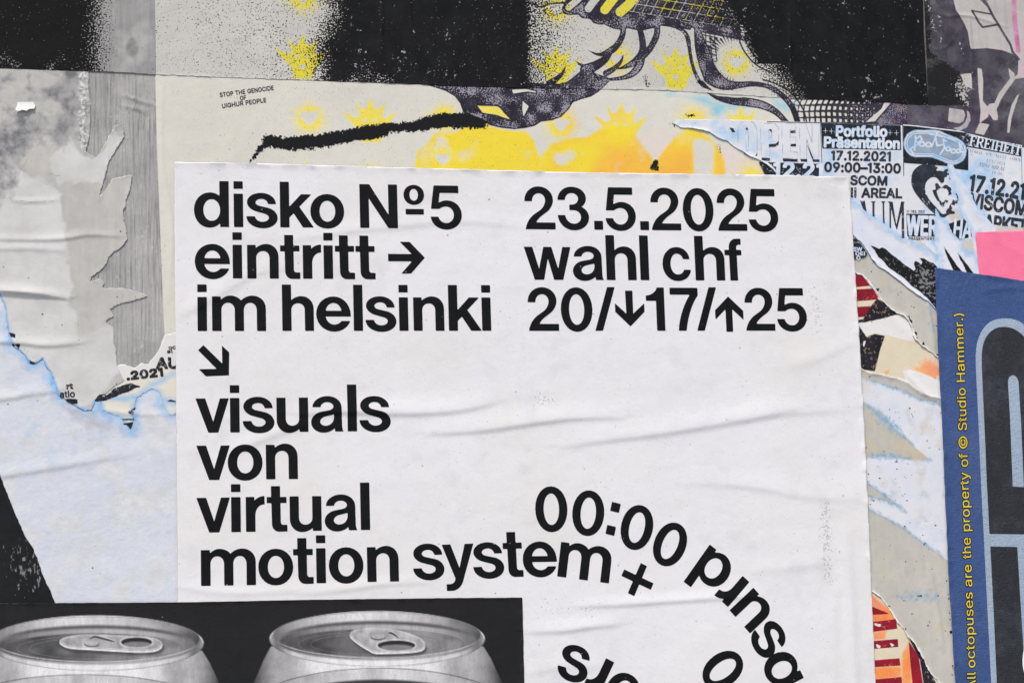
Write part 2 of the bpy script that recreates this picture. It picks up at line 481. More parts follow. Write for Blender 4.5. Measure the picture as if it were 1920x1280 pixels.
# ------------------------------------------------------------------ letter outlines
# Big grotesque used on the white poster: M/L points, K = quarter turn around a corner, Z closes.
BIG = {
'o': 'M32,-2 K0,-2,0,31.5 K0,65,32,65 K64,65,64,31.5 K64,-2,32,-2 Z M32,11 K17,11,17,31.5 K17,52.5,32,52.5 K47.5,52.5,47.5,31.5 K47.5,11,32,11 Z',
'i': 'M0,0 L17,0 L17,64 L0,64 Z M0,74 L17,74 L17,88 L0,88 Z',
'l': 'M0,0 L17,0 L17,88 L0,88 Z',
'd': 'M48,88 L48,59 K42,66,30,66 K0,66,0,32.5 K0,-1.5,29,-1.5 K42,-1.5,49,8 L49,0 L65,0 L65,88 Z M33,11 K17,11,17,32.5 K17,53.5,33,53.5 K49,53.5,49,32.5 K49,11,33,11 Z',
's': 'M55.7,45 L41,45 K40,55,29,55 K17,55,17,47.5 K17,42.5,25,40.8 L41,37 K58.6,33,58.6,18 K58.6,-2,31,-2 K1,-2,0,20.5 L16,20.5 K17,10,30,10 K42.5,10,42.5,18.5 K42.5,24.5,34,26.3 L19,30.5 K1.5,35,1.5,48 K1.5,66,28,66 K55,66,55.7,45 Z',
'k': 'M0,88 L17,88 L17,39 L40,64 L59,64 L36,40 L63,0 L43,0 L25.5,27.5 L17,19 L17,0 L0,0 Z',
'N': 'M0,85 L18.5,85 L55,25 L55,85 L72,85 L72,0 L54,0 L17,59 L17,0 L0,0 Z',
'º': 'M19.7,46 K0,46,0,65.4 K0,84.8,19.7,84.8 K39.4,84.8,39.4,65.4 K39.4,46,19.7,46 Z M19.7,53.5 K28,53.5,28,65.4 K28,77.5,19.7,77.5 K11,77.5,11,65.4 K11,53.5,19.7,53.5 Z M3.5,27 L38,27 L38,37.5 L3.5,37.5 Z',
'5': 'M54.5,84 L7,84 L1,38.5 L17,38.5 K22,43.5,30,43.5 K45,43.5,45,27 K45,10,29.5,10 K17,10,14.5,22.5 L0,22.5 K2,-2,30,-2 K60,-2,60,27 K60,55,32,55 K22,55,15.5,49.5 L18,70 L54.5,70 Z',
'2': 'M0,55.5 K0,84.5,28,84.5 K56,84.5,56,58 K56,43,42,33.5 L33,27 K24,20,21,13 L59.5,13 L59.5,0 L1,0 K3,18,18,29 L31,38 K41,46,41,57.5 K41,71.5,28,71.5 K14.5,71.5,14.5,55.5 Z',
'3': 'M0.5,58.5 K1,84.5,28,84.5 K56.3,84.5,56.3,62 K56.3,50,46.5,45 K61.3,39,61.3,24.5 K61.3,-1.5,31.5,-1.5 K2,-1.5,0,28 L14.4,28 K16,11,31.5,11 K46,11,46,24.5 K46,38.5,31,38.5 L23.5,38.5 L23.5,49 L28,49 K41.3,49,41.3,61 K41.3,72.5,28,72.5 K15,72.5,14.5,58.5 Z',
'.': 'M0,0 L17,0 L17,17 L0,17 Z',
'0': 'M30.8,-2 K0,-2,0,41.5 K0,84.5,30.8,84.5 K61.6,84.5,61.6,41.5 K61.6,-2,30.8,-2 Z M30.8,11 K46,11,46,41.5 K46,71.5,30.8,71.5 K15.6,71.5,15.6,41.5 K15.6,11,30.8,11 Z',
'7': 'M0,84 L55.5,84 L55.5,69 K36,46,30.5,0 L15.5,0 K17,38,40.5,71 L0,71 Z',
'1': 'M0,58.7 L0,68.5 K20,70,22,84.4 L36,84.4 L36,0 L20,0 L20,58.7 Z',
'/': 'M0,0 L14.5,0 L40.6,85 L26,85 Z',
'e': 'M65.2,27.5 K66,65.5,33,65.5 K0,65.5,0,32 K0,-1.5,34,-1.5 K57,-1.5,63.7,18.5 L47.4,18.5 K43,11.5,34,11.5 K19,11.5,17.5,27.5 Z M17.5,38 L48,38 K46,53.5,33,53.5 K19,53.5,17.5,38 Z',
'n': 'M0,64 L16,64 L16,57 K22,66,36,66 K58.5,66,58.5,42 L58.5,0 L42,0 L42,40 K42,53,30,53 K16.6,53,16.6,40 L16.6,0 L0,0 Z',
'h': 'M0,88 L16.8,88 L16.8,57 K22,66,36,66 K59,66,59,42 L59,0 L42.5,0 L42.5,40 K42.5,53,30,53 K16.8,53,16.8,40 L16.8,0 L0,0 Z',
'm': 'M0,65 L16,65 L16,57.5 K21.5,67,34,67 K48,67,54,57.5 K62,67,75,67 K100,67,100,43 L100,0 L83.5,0 L83.5,40 K83.5,54,71,54 K58.8,54,58.8,40 L58.8,0 L42.3,0 L42.3,40 K42.3,54,29.5,54 K17,54,17,40 L17,0 L0,0 Z',
't': 'M8,83.5 L24.4,83.5 L24.4,63.3 L36,63.3 L36,52.5 L24.8,52.5 L25,17 K25,11.5,30,11.5 L37,11.5 L37,-0.5 L22,-0.5 K9,-0.5,9,14 L8.5,52.5 L0,52.5 L0,63.3 L8,63.3 Z',
'r': 'M0,64 L15.5,64 L15.5,56 K21,65.5,34.3,65.5 L34.3,50.5 K17,51,17,30 L17,0 L0,0 Z',
'v': 'M0,63.5 L17.5,63.5 L32,19 L45,63.5 L61,63.5 L41,0 L23,0 Z',
'w': 'M0,64 L16,64 L28.5,20 L38,64 L53.5,64 L66,20 L75.5,64 L91,64 L75,0 L57.5,0 L46,43 L37.5,0 L19.5,0 Z',
'a': 'M2.5,46 K4,66.5,31,66.5 K57,66.5,57,45 L57.5,11 K57.5,4,60,0 L45,0 L44,7 K37,-2,23,-2 K0,-2,0,17.5 K0,34,20,37 L34,39.5 K42,41,42,47 K42,55.5,30,55.5 K18.5,55.5,17.5,46 Z M43,32.5 L26,28.5 K16.5,26,16.5,18.5 K16.5,10.5,27,10.5 K43,10.5,43,27 Z',
'y': 'M0,64 L16,64 L31.5,19 L43.5,64 L59.5,64 L36.7,-6 K31,-22,17,-22 L6,-22 L6,-10 L13,-10 K21.5,-10,23,-1 L23,1 Z',
'c': 'M54,42 L41.5,42 K39.5,53,28.5,53 K15.5,53,15.5,32 K15.5,11,29.5,11 K41,11,42.5,20.5 L56,20.5 K54,-1.5,29.5,-1.5 K0,-1.5,0,32 K0,65.5,28.5,65.5 K52,65.5,54,42 Z',
'f': 'M9,60.5 L9,66 K9,83,24,83 L33,83 L33,71.5 L29,71.5 K23.5,71.5,23.5,66 L23.5,60.5 L33.5,60.5 L33.5,50.5 L24,50.5 L24.5,0 L9.5,0 L9,50.5 L0,50.5 L0,60.5 Z',
'+': 'M-31,-6.5 L-6.5,-6.5 L-6.5,-31 L6.5,-31 L6.5,-6.5 L31,-6.5 L31,6.5 L6.5,6.5 L6.5,31 L-6.5,31 L-6.5,6.5 L-31,6.5 Z',
':': 'M-8.5,-31 L8.5,-31 L8.5,-14 L-8.5,-14 Z M-8.5,14 L8.5,14 L8.5,31 L-8.5,31 Z',
'>': 'M0,34.7 L46,34.7 L25,11 L43,11 L70,41.6 L41.5,72 L23.5,72 L46,48.4 L0,48.4 Z',
'D': 'M21,78 L35,78 L35,32.5 L57.5,53 L57.5,37 L29,8.6 L0,37 L0,53 L22,32.5 Z',
'U': 'M27,69 L56,41 L56,24 L34,45 L34,0 L21,0 L21,45 L0,24 L0,42 Z',
}
def outline(s, n=7):
    loops = []; cur = None
    for tk in s.split():
        c = tk[0]; a = [float(x) for x in tk[1:].split(',')] if len(tk) > 1 else []
        if c == 'M': cur = [(a[0], a[1])]
        elif c == 'L': cur.append((a[0], a[1]))
        elif c == 'K':
            x0, y0 = cur[-1]; cx, cy, x1, y1 = a; k = .57
            p1 = (x0 + (cx - x0) * k, y0 + (cy - y0) * k); p2 = (x1 + (cx - x1) * k, y1 + (cy - y1) * k)
            for j in range(1, n + 1):
                t = j / n; w = ((1 - t) ** 3, 3 * t * (1 - t) ** 2, 3 * t * t * (1 - t), t ** 3)
                cur.append((w[0] * x0 + w[1] * p1[0] + w[2] * p2[0] + w[3] * x1, w[0] * y0 + w[1] * p1[1] + w[2] * p2[1] + w[3] * y1))
        else: loops.append(cur)
    return loops
BIGO = {k: outline(s) for k, s in BIG.items()}
BIGO['u'] = [[(58.5 - x, 64 - y) for x, y in l] for l in BIGO['n']]
BIGO['b'] = [[(65 - x, y) for x, y in l] for l in BIGO['d']]

def big_glyph(ch, ax, ay, px, py, rot=0.0, lay=6, sc=1.0):
    """outline in picture points of a letter lying on the poster: glyph point (ax, ay) sits at (px, py)"""
    X0, Z0 = to_wall(px, py, lay); r = math.radians(rot); c, s = math.cos(r), math.sin(r)
    out = []
    for l in BIGO[ch]:
        A = (np.array(l) - (ax, ay)) * UNIT * sc
        X = X0 + A[:, 0] * c + A[:, 1] * s; Z = Z0 - A[:, 0] * s + A[:, 1] * c
        u, v = to_px(X, Z, lay); out.append(np.stack([u, v], 1))
    return out
def loops_box(loops, m=3.0):
    A = np.concatenate([np.asarray(l) for l in loops]); return (A[:, 0].min() - m, A[:, 1].min() - m, A[:, 0].max() + m, A[:, 1].max() + m)

# Small grotesque for the little flyers and the banner (units: 1/500 em, cap height 254)
SMALL_SRC = """!98|34,80 32,254 66,254 64,80/49,-2 43,-1 38,1 33,4 29,9 27,15 26,20 27,26 29,32 33,37 38,40 43,42 49,43 55,42 60,40 65,37 69,32 71,26 72,20 71,15 69,9 65,4 60,1 55,-1
)137|19,-48 28,-28 36,-9 43,9 49,26 53,42 57,58 59,73 60,88 61,103 60,120 59,138 56,157 52,176 47,195 41,214 35,233 27,252 19,270 48,270 56,255 64,239 71,221 77,202 82,182 86,162 90,142 91,122 92,103 91,78 87,52 81,27 72,1 61,-24 48,-48
-227|168,122 168,94 57,94 57,122
.94|48,-2 42,-1 36,1 31,4 28,9 26,15 25,20 26,27 28,32 31,37 36,40 42,43 48,43 54,43 59,40 64,37 68,32 70,27 71,20 70,15 68,9 64,4 59,1 54,-1
0227|113,-3 95,-2 79,3 65,12 53,24 42,39 34,57 29,77 25,101 24,127 25,153 29,177 35,197 43,215 53,230 65,242 79,251 95,256 113,258 131,256 147,251 161,242 174,230 184,215 192,197 198,177 201,153 203,127 201,101 198,77 192,57 184,39 174,24 162,12 147,3 131,-2/113,25 125,26 136,30 145,37 153,46 160,58 165,72 169,88 171,107 172,127 171,148 169,166 165,182 160,197 153,208 145,218 136,224 125,228 113,230 101,228 91,224 82,218 73,208 67,197 62,182 58,166 55,148 55,127 55,107 58,88 62,72 67,58 73,46 82,37 91,30 101,26
1227|38,0 38,27 195,27 195,0/138,254 138,0 106,0 106,224 105,224 43,179 43,213 99,254
2227|32,0 32,24 117,114 141,141 147,149 152,156 155,163 158,170 160,178 160,186 159,194 157,202 154,209 149,215 143,220 137,224 129,227 121,229 112,230 102,229 94,227 86,224 79,219 74,213 69,207 66,199 64,190 64,181 33,181 34,196 37,209 43,221 51,232 60,241 72,248 84,253 98,257 112,258 127,257 141,254 153,248 164,241 173,233 181,223 186,211 189,199 191,186 190,177 188,168 185,159 181,150 175,140 168,129 133,90 76,30 76,28 195,28 195,0
3227|109,-3 94,-2 80,0 66,5 54,11 44,19 35,29 28,40 24,52 22,66 55,66 56,58 59,50 63,44 69,38 75,33 83,30 91,27 100,25 109,25 119,26 129,27 138,30 145,35 152,40 157,46 161,54 164,63 165,72 164,81 162,90 158,98 153,105 146,112 137,117 127,121 115,123 101,124 78,124 78,150 144,224 144,226 35,226 35,254 186,254 186,230 106,139 106,144 124,145 140,143 154,138 167,131 177,122 185,111 192,99 195,86 196,72 195,58 191,45 185,33 177,22 166,13 154,6 141,1 125,-2
4227|20,53 20,79 123,254 155,254 54,83 54,81 207,81 207,53/141,0 141,61 141,73 141,159 171,159 171,0
5227|111,-3 96,-2 82,1 70,6 59,12 49,20 41,30 35,41 32,53 30,65 61,65 62,58 65,51 69,44 74,39 80,34 87,30 94,27 102,26 111,25 120,26 130,28 138,32 146,38 152,44 157,52 161,61 163,71 164,81 163,92 161,101 157,111 151,119 145,125 137,131 129,135 119,138 109,138 100,138 92,137 84,134 76,131 69,127 64,123 34,126 48,254 183,254 183,226 75,226 67,151 68,151 74,155 81,159 89,162 97,165 106,166 115,167 126,166 137,164 147,160 156,156 165,150 172,143 179,134 185,125 189,116 193,105 195,94 195,82 194,66 191,51 184,38 176,26 166,16 154,8 141,1 126,-2
6227|113,-3 98,-2 84,1 71,7 60,15 50,25 42,37 36,51 33,65 32,81 33,93 35,106 40,119 47,134 56,151 69,170 126,254 161,254 75,131 73,131 75,135 79,140 83,144 87,148 92,151 98,153 104,155 110,157 117,157 132,156 146,153 158,147 169,140 178,131 185,120 190,107 193,94 194,79 193,63 190,49 184,36 176,25 166,15 155,7 142,1 128,-2/113,24 123,25 131,27 139,31 146,37 152,43 157,51 161,59 163,69 164,79 163,89 161,98 157,107 152,114 146,121 139,126 131,130 123,132 113,133 104,132 95,130 87,126 80,121 74,114 69,107 65,99 63,89 62,79 63,69 65,59 69,51 74,43 80,37 87,31 95,27 104,25
7227|48,0 162,224 162,226 31,226 31,254 195,254 195,224 82,0
8227|113,-3 97,-2 82,1 68,6 56,13 45,21 37,31 31,42 27,54 26,68 27,78 29,88 33,98 37,106 43,114 51,121 58,126 67,130 76,132 76,133 65,138 55,145 46,154 40,165 36,177 35,190 36,203 40,214 45,225 53,234 62,242 73,249 85,254 99,257 113,258 128,257 141,254 153,249 164,242 173,234 181,225 186,214 190,203 191,190 190,177 186,165 180,154 171,145 162,138 150,133 150,132 159,130 168,126 176,121 183,114 189,106 194,98 197,88 200,78 200,68 199,54 195,42 189,31 181,21 171,13 158,6 145,1 130,-2/113,25 124,25 134,27 142,30 150,34 156,40 161,46 165,53 168,61 168,69 168,78 165,87 161,94 156,101 149,107 141,111 133,115 123,117 113,118 103,117 93,115 85,111 77,107 70,101 65,94 61,87 58,78 58,69 58,61 61,53 64,46 70,40 76,34 84,30 92,27 102,25/113,145 122,145 130,147 137,150 144,154 149,159 154,165 157,172 159,180 160,188 159,196 157,203 154,210 149,216 144,221 138,225 130,228 122,229 113,230 104,229 96,228 89,225 82,221 77,216 72,210 69,203 67,196 66,188 67,180 69,172 72,165 77,159 82,154 89,150 96,147 104,145
9227|113,258 128,257 142,253 155,247 166,239 176,229 184,217 190,204 193,189 194,173 194,161 191,148 186,135 180,120 170,103 158,84 100,0 65,0 151,124 154,124 151,119 148,115 144,111 139,107 134,104 128,101 122,99 116,98 109,97 94,98 81,102 69,107 58,114 49,124 41,134 36,147 33,161 32,176 33,191 36,205 42,218 50,230 60,239 71,247 84,253 98,257/113,230 104,229 95,227 87,223 80,218 74,211 69,204 66,195 63,186 63,176 63,166 66,156 69,148 74,140 80,134 87,129 95,125 104,122 113,122 123,122 131,125 139,129 146,134 152,140 157,147 161,156 163,165 164,175 163,185 161,195 157,204 152,211 146,218 139,223 131,227 123,229
:94|48,-2 42,-1 36,1 31,4 28,9 26,15 25,20 26,27 28,32 31,37 36,40 42,43 48,43 54,43 59,40 64,37 68,32 70,27 71,20 70,15 68,9 64,4 59,1 54,-1/48,135 42,136 36,138 31,142 28,147 26,152 25,158 26,164 28,170 31,174 36,178 42,180 48,181 54,180 59,178 64,174 68,170 70,164 71,158 70,152 68,147 64,142 59,138 54,136
A240|8,0 101,254 138,254 231,0 198,0 144,151 132,186 116,239 123,239 106,185 95,151 43,0/55,71 55,99 185,99 185,71
B228|30,0 30,254 121,254 137,253 152,250 164,245 175,239 184,230 190,221 195,210 198,199 199,187 198,177 197,168 193,160 189,153 184,148 178,143 172,139 165,136 157,133 157,131 166,130 174,127 182,123 189,117 196,110 201,102 205,92 208,81 209,68 208,56 205,44 200,33 193,24 184,16 172,9 158,4 142,1 123,0/62,29 122,29 140,30 154,34 165,40 172,48 176,58 178,68 177,77 175,85 171,92 166,99 160,104 153,109 144,113 135,115 124,115 62,115/62,143 119,143 128,143 136,145 144,148 151,152 157,157 162,163 165,170 167,178 168,186 167,197 163,206 156,214 147,221 135,225 120,226 62,226
C255|134,-3 113,-2 93,4 75,12 59,25 46,40 35,58 27,78 22,101 20,127 22,153 27,176 35,197 46,215 59,230 75,242 93,251 113,256 134,258 146,257 158,255 170,252 181,248 191,242 201,236 210,228 217,219 224,209 229,198 234,187 236,174 204,174 202,183 199,190 195,197 190,204 185,209 179,214 172,218 165,222 158,224 150,226 142,228 134,228 119,227 105,223 92,216 80,207 71,196 62,182 57,166 53,148 52,127 53,107 57,88 63,72 71,59 80,47 92,38 105,32 119,28 134,26 142,27 150,28 158,30 165,33 172,36 179,40 185,45 190,51 195,57 199,64 202,72 204,80 236,80 234,68 229,56 224,45 217,36 210,27 201,19 192,12 181,7 170,2 159,-1 146,-3
D251|109,0 48,0 48,29 107,29 127,30 144,34 159,40 171,49 182,61 189,75 195,90 198,108 200,128 198,147 195,165 190,180 182,194 172,205 160,214 145,221 129,225 110,226 47,226 47,254 113,254 136,253 157,248 176,239 192,228 206,213 217,196 225,175 229,153 231,128 229,102 224,80 217,59 206,42 192,27 175,15 156,7 134,2/62,254 62,0 30,0 30,254
E209|30,0 30,254 186,254 186,226 62,226 62,143 178,143 178,114 62,114 62,29 188,29 188,0
F205|30,0 30,254 185,254 185,226 62,226 62,139 173,139 173,111 62,111 62,0
G260|134,-3 113,-2 93,4 75,13 59,25 45,40 35,58 27,78 22,102 20,127 22,153 27,176 35,197 45,215 59,230 74,242 92,251 112,256 132,258 146,257 158,255 170,252 181,247 192,242 202,235 210,227 218,218 225,208 230,198 234,186 237,174 204,174 201,182 198,190 194,197 189,203 184,208 178,213 172,218 165,221 158,224 150,226 141,227 133,228 118,227 104,223 92,216 80,207 70,196 62,182 57,166 53,148 52,127 53,107 57,88 63,72 71,59 81,47 92,38 105,32 119,28 134,26 148,27 161,31 172,36 183,43 191,51 198,62 203,74 206,87 207,101 217,100 141,100 141,128 239,128 239,100 237,80 233,62 225,45 215,31 203,19 188,9 172,2 154,-2
H258|30,0 30,254 62,254 62,144 196,144 196,254 228,254 228,0 196,0 196,116 62,116 62,0
I150|16,0 16,29 59,29 59,226 16,226 16,254 135,254 135,226 91,226 91,29 135,29 135,0
K233|52,73 52,108 70,131 87,152 106,172 182,254 224,254 116,138 114,138/30,0 30,254 62,254 62,167 62,112 62,97 62,0/186,0 94,130 114,155 224,0
L196|30,0 30,254 62,254 62,29 181,29 181,0
M314|30,0 30,254 76,254 139,94 144,79 150,61 156,42 161,24 154,24 159,41 165,61 171,79 176,94 238,254 284,254 284,0 252,0 252,145 252,163 253,184 253,207 253,229 256,229 249,205 241,181 234,161 228,145 171,0 143,0 85,145 80,160 72,181 65,204 56,229 59,229 60,208 60,186 61,164 61,145 61,0
N262|30,0 30,254 68,254 172,91 181,75 194,53 207,27 202,27 200,54 200,79 199,97 199,254 232,254 232,0 193,0 101,145 89,165 74,191 54,226 60,227 61,192 62,164 62,145 62,0
O267|133,-3 112,-2 93,4 75,12 59,25 46,40 35,58 27,78 22,101 20,127 22,153 27,176 35,197 46,215 59,230 75,242 93,251 112,256 133,258 155,256 174,251 192,242 208,230 221,215 232,197 240,176 245,153 247,127 245,101 240,78 232,58 221,40 208,25 192,12 174,4 155,-2/133,26 148,28 162,32 175,38 186,47 196,58 204,72 210,88 214,106 215,127 214,148 210,166 204,182 196,196 186,207 175,216 162,223 148,227 133,228 119,227 105,223 92,216 81,207 71,196 63,182 57,166 53,148 52,127 53,106 57,88 63,72 71,58 81,47 92,38 105,32 119,28
P222|30,0 30,254 118,254 136,253 152,250 166,244 178,236 187,226 195,215 200,202 203,189 204,174 203,159 200,145 195,133 187,121 178,112 166,104 152,98 136,94 118,93 55,93 55,121 116,121 129,122 139,124 149,128 156,133 162,139 167,147 170,155 172,164 172,174 172,184 170,193 167,201 162,208 156,214 148,219 139,223 129,225 116,226 62,226 62,0
R224|30,0 30,254 118,254 136,253 153,250 167,244 178,237 188,227 195,217 200,204 204,191 205,176 204,161 200,148 195,136 188,125 178,116 166,109 152,103 136,100 118,99 48,99 48,128 117,128 129,128 140,130 149,133 156,138 162,143 167,150 170,158 172,167 173,176 172,186 170,194 167,202 162,209 156,215 149,220 140,223 129,225 116,226 62,226 62,0/177,0 115,115 151,115 214,0
S223|112,-4 94,-3 78,0 64,5 51,11 41,20 32,30 25,42 21,54 19,68 52,68 54,59 57,51 62,44 68,38 75,33 83,29 92,27 102,25 112,25 123,25 133,27 143,30 151,34 159,40 165,46 169,53 172,61 173,70 172,77 170,84 166,89 161,94 155,99 148,102 122,111 92,120 72,126 56,135 43,145 34,156 28,170 26,186 27,200 31,213 37,224 46,234 57,242 69,249 83,254 97,257 114,258 130,257 145,254 158,249 170,242 180,234 189,224 195,213 199,202 200,189 169,189 166,201 160,211 151,219 140,225 127,228 112,229 102,229 92,227 84,224 76,220 70,215 64,209 61,203 58,195 58,188 58,180 61,173 65,167 71,162 78,158 85,154 106,147 132,140 156,132 164,128 172,124 179,119 186,113 192,106 197,99 201,90 203,80 204,69 203,56 199,43 193,32 185,21 174,13 162,5 147,0 130,-3
T224|16,226 16,254 208,254 208,226 128,226 128,0 96,0 96,226
U259|129,-4 110,-3 93,1 77,8 63,17 52,27 42,40 36,54 31,70 30,87 30,254 62,254 62,89 63,77 66,66 70,57 77,48 84,40 94,34 104,29 116,27 129,26 143,27 155,29 165,34 175,40 182,48 188,57 193,66 195,77 196,89 196,254 229,254 229,87 227,70 223,54 216,40 207,27 195,17 182,8 166,1 149,-3
V240|102,0 8,254 42,254 96,103 108,69 124,15 117,15 133,69 145,103 197,254 231,254 139,0
W343|78,0 8,254 41,254 82,98 88,73 93,47 98,20 95,20 100,47 106,73 112,98 153,254 190,254 231,98 237,73 243,47 249,20 244,20 249,47 255,73 261,98 302,254 335,254 265,0 228,0 184,161 176,196 168,237 175,237 167,197 159,161 115,0
Z219|21,0 21,23 137,193 153,215 170,238 174,227 143,226 111,226 20,226 20,254 198,254 198,231 84,64 67,40 49,17 45,27 76,28 107,29 200,29 200,0
a195|80,-4 68,-4 57,-1 47,2 38,8 30,14 24,22 19,32 16,42 15,54 16,64 18,73 22,80 26,87 32,92 39,97 46,100 54,103 63,105 89,110 117,113 123,114 129,116 133,117 135,120 137,123 138,127 138,128 137,136 136,142 133,148 130,153 125,158 120,161 113,163 106,165 98,165 89,165 82,164 75,161 69,158 63,154 59,150 55,146 52,142 50,137 20,146 26,156 32,165 39,173 48,179 57,184 66,188 77,190 87,192 97,192 119,190 128,187 135,184 143,180 150,175 156,168 161,160 165,150 168,139 168,126 168,0 138,0 138,26 136,26 126,12 121,8 115,4 108,1 100,-2 90,-4/85,23 96,23 106,26 114,29 121,34 127,40 132,47 135,54 137,61 138,69 138,95 130,91 116,88 100,86 88,84 67,79 61,77 56,74 52,70 48,65 47,59 46,52 46,46 48,41 51,36 55,32 59,29 65,26 71,24 78,23
b212|115,-4 104,-3 94,-1 86,2 79,6 74,11 69,16 59,29 56,29 56,0 26,0 26,254 57,254 57,160 59,160 69,173 73,178 79,182 86,186 94,190 103,192 115,192 130,191 144,187 156,180 168,171 177,160 185,146 191,131 194,113 195,94 194,75 191,58 185,42 177,29 168,17 157,8 144,1 130,-3/110,23 121,24 131,28 140,33 147,40 153,48 158,58 161,70 163,82 164,95 163,108 161,120 158,131 153,140 147,149 140,156 131,161 121,164 110,165 99,164 89,161 81,156 73,149 67,141 62,131 59,120 57,108 56,95 57,81 59,69 63,58 67,48 73,39 81,32 89,27 99,24
c198|104,-4 87,-3 72,1 58,8 46,17 36,29 28,43 22,58 18,75 17,94 18,113 22,130 28,146 36,159 46,171 58,180 72,187 87,191 104,192 113,192 122,191 130,189 138,186 146,182 153,178 159,173 165,167 170,161 174,154 178,146 181,138 151,131 145,145 135,155 121,162 104,165 92,164 81,161 73,155 65,148 59,139 54,129 51,118 49,106 48,94 49,81 51,70 54,59 59,49 65,40 73,33 81,28 92,24 104,23 121,26 135,33 146,44 152,59 181,51 179,43 175,35 171,28 165,22 160,16 153,11 146,6 138,3 130,0 122,-2 113,-4
d212|98,-4 82,-3 68,1 56,8 44,17 35,29 27,42 22,58 18,75 17,94 18,113 22,131 27,146 35,160 45,171 56,180 69,187 83,191 98,192 109,192 118,190 126,186 133,182 139,178 144,173 153,160 155,160 155,254 186,254 186,0 156,0 156,29 153,29 143,16 139,11 133,6 126,2 118,-1 109,-3/102,23 113,24 123,27 132,32 139,39 145,48 150,58 153,69 155,81 156,95 155,108 153,120 150,131 145,141 139,149 132,156 123,161 113,164 102,165 91,164 81,161 72,156 65,149 59,140 54,131 51,120 49,108 48,95 49,82 51,70 54,58 59,48 65,40 73,33 81,28 91,24
e202|106,-4 88,-3 73,1 58,8 46,17 36,29 28,42 22,58 18,75 17,93 18,112 22,129 28,145 36,159 46,170 58,180 71,187 86,191 103,192 113,192 123,190 133,187 142,183 151,177 160,170 167,162 173,152 179,141 182,128 185,113 186,97 186,85 37,85 37,110 169,110 155,101 154,113 152,124 149,134 144,143 138,151 131,157 123,161 113,164 103,165 92,164 82,161 73,157 66,151 59,143 54,135 51,125 49,116 48,105 48,89 49,75 51,64 55,53 61,44 67,37 76,31 85,26 95,24 106,23 114,23 120,25 127,26 133,29 138,32 143,36 147,41 150,47 153,53 182,45 179,36 174,27 168,20 160,13 151,7 141,2 130,-1 119,-3
f127|114,190 114,164 3,164 3,190/40,0 40,216 41,226 44,235 48,243 53,250 60,255 68,259 76,262 85,264 94,265 111,263 121,260 114,234 107,236 97,237 89,236 82,234 77,230 74,225 72,218 71,209 71,0
h205|57,113 57,0 26,0 26,254 57,254 57,144 51,144 58,159 66,172 76,181 87,187 100,191 114,192 126,191 137,189 148,184 157,178 164,170 170,160 175,149 178,135 179,120 179,0 148,0 148,118 147,131 143,143 136,152 128,159 117,163 105,165 96,164 88,162 80,159 74,154 68,148 63,141 60,133 58,124
i83|26,0 26,190 57,190 57,0/42,221 36,222 31,224 27,227 23,231 21,236 21,242 21,247 23,252 27,256 31,259 36,261 42,262 47,261 52,259 57,256 60,252 62,247 63,242 62,236 60,231 57,227 52,224 47,222
k190|55,68 55,106 60,106 142,190 180,190 92,100 89,100/26,0 26,254 57,254 57,0/147,0 74,93 96,114 186,0
l95|70,-1 56,0 45,4 37,10 31,19 27,29 26,42 26,254 57,254 57,49 57,42 58,35 60,31 63,28 67,27 73,26 80,26 85,27 90,1 81,0
m305|26,0 26,190 56,190 56,148 54,148 57,157 61,166 66,173 72,179 79,184 86,188 94,191 102,193 110,193 123,192 134,187 144,180 151,171 157,160 160,147 156,147 159,156 163,164 169,172 175,178 182,183 190,187 199,191 208,192 218,193 229,192 239,190 249,186 257,180 264,173 270,164 275,154 278,141 278,128 278,0 248,0 248,127 247,139 243,149 236,156 228,161 219,164 209,165 201,165 194,163 187,160 181,156 177,151 173,145 170,139 168,131 168,124 168,0 137,0 137,130 136,140 132,148 126,156 119,161 110,164 100,165 92,165 85,163 79,160 73,156 67,151 63,145 60,137 58,129 57,119 57,0
n205|57,113 57,0 26,0 26,190 56,190 56,144 51,144 58,159 66,172 76,181 87,187 100,191 114,192 126,191 137,189 147,184 156,178 164,170 170,160 175,149 178,135 179,120 179,0 148,0 148,118 147,131 143,143 136,152 128,159 117,163 105,165 96,164 88,162 80,159 74,154 68,148 63,141 60,133 58,124
o208|104,-4 87,-3 72,1 58,8 46,17 36,29 28,43 22,58 18,75 17,94 18,113 22,130 28,146 36,159 46,171 58,180 72,187 87,191 104,192 120,191 136,187 149,180 161,171 171,159 180,146 186,130 189,113 191,94 189,75 186,58 180,43 171,29 161,17 149,8 136,1 120,-3/104,23 116,24 126,28 135,33 143,40 149,49 154,59 157,70 159,81 160,94 159,106 157,118 154,129 149,139 143,148 135,155 126,161 116,164 104,165 92,164 81,161 73,155 65,148 59,139 54,129 51,118 49,106 48,94 49,81 51,70 54,59 59,49 65,40 73,33 81,28 92,24
p212|26,-71 26,190 56,190 56,160 59,160 69,173 73,178 79,182 86,186 94,190 103,192 115,192 130,191 144,187 156,180 168,171 177,160 185,146 191,131 194,113 195,94 194,75 191,58 185,42 177,29 168,17 157,8 144,1 130,-3 115,-4 104,-3 94,-1 86,2 79,6 74,11 69,16 59,29 57,29 57,-71/110,23 121,24 131,28 140,33 147,40 153,48 158,58 161,70 163,82 164,95 163,108 161,120 158,131 153,140 147,149 140,156 131,161 121,164 110,165 99,164 89,161 81,156 73,149 67,141 62,131 59,120 57,108 56,95 57,81 59,69 63,58 67,48 73,39 81,32 89,27 99,24
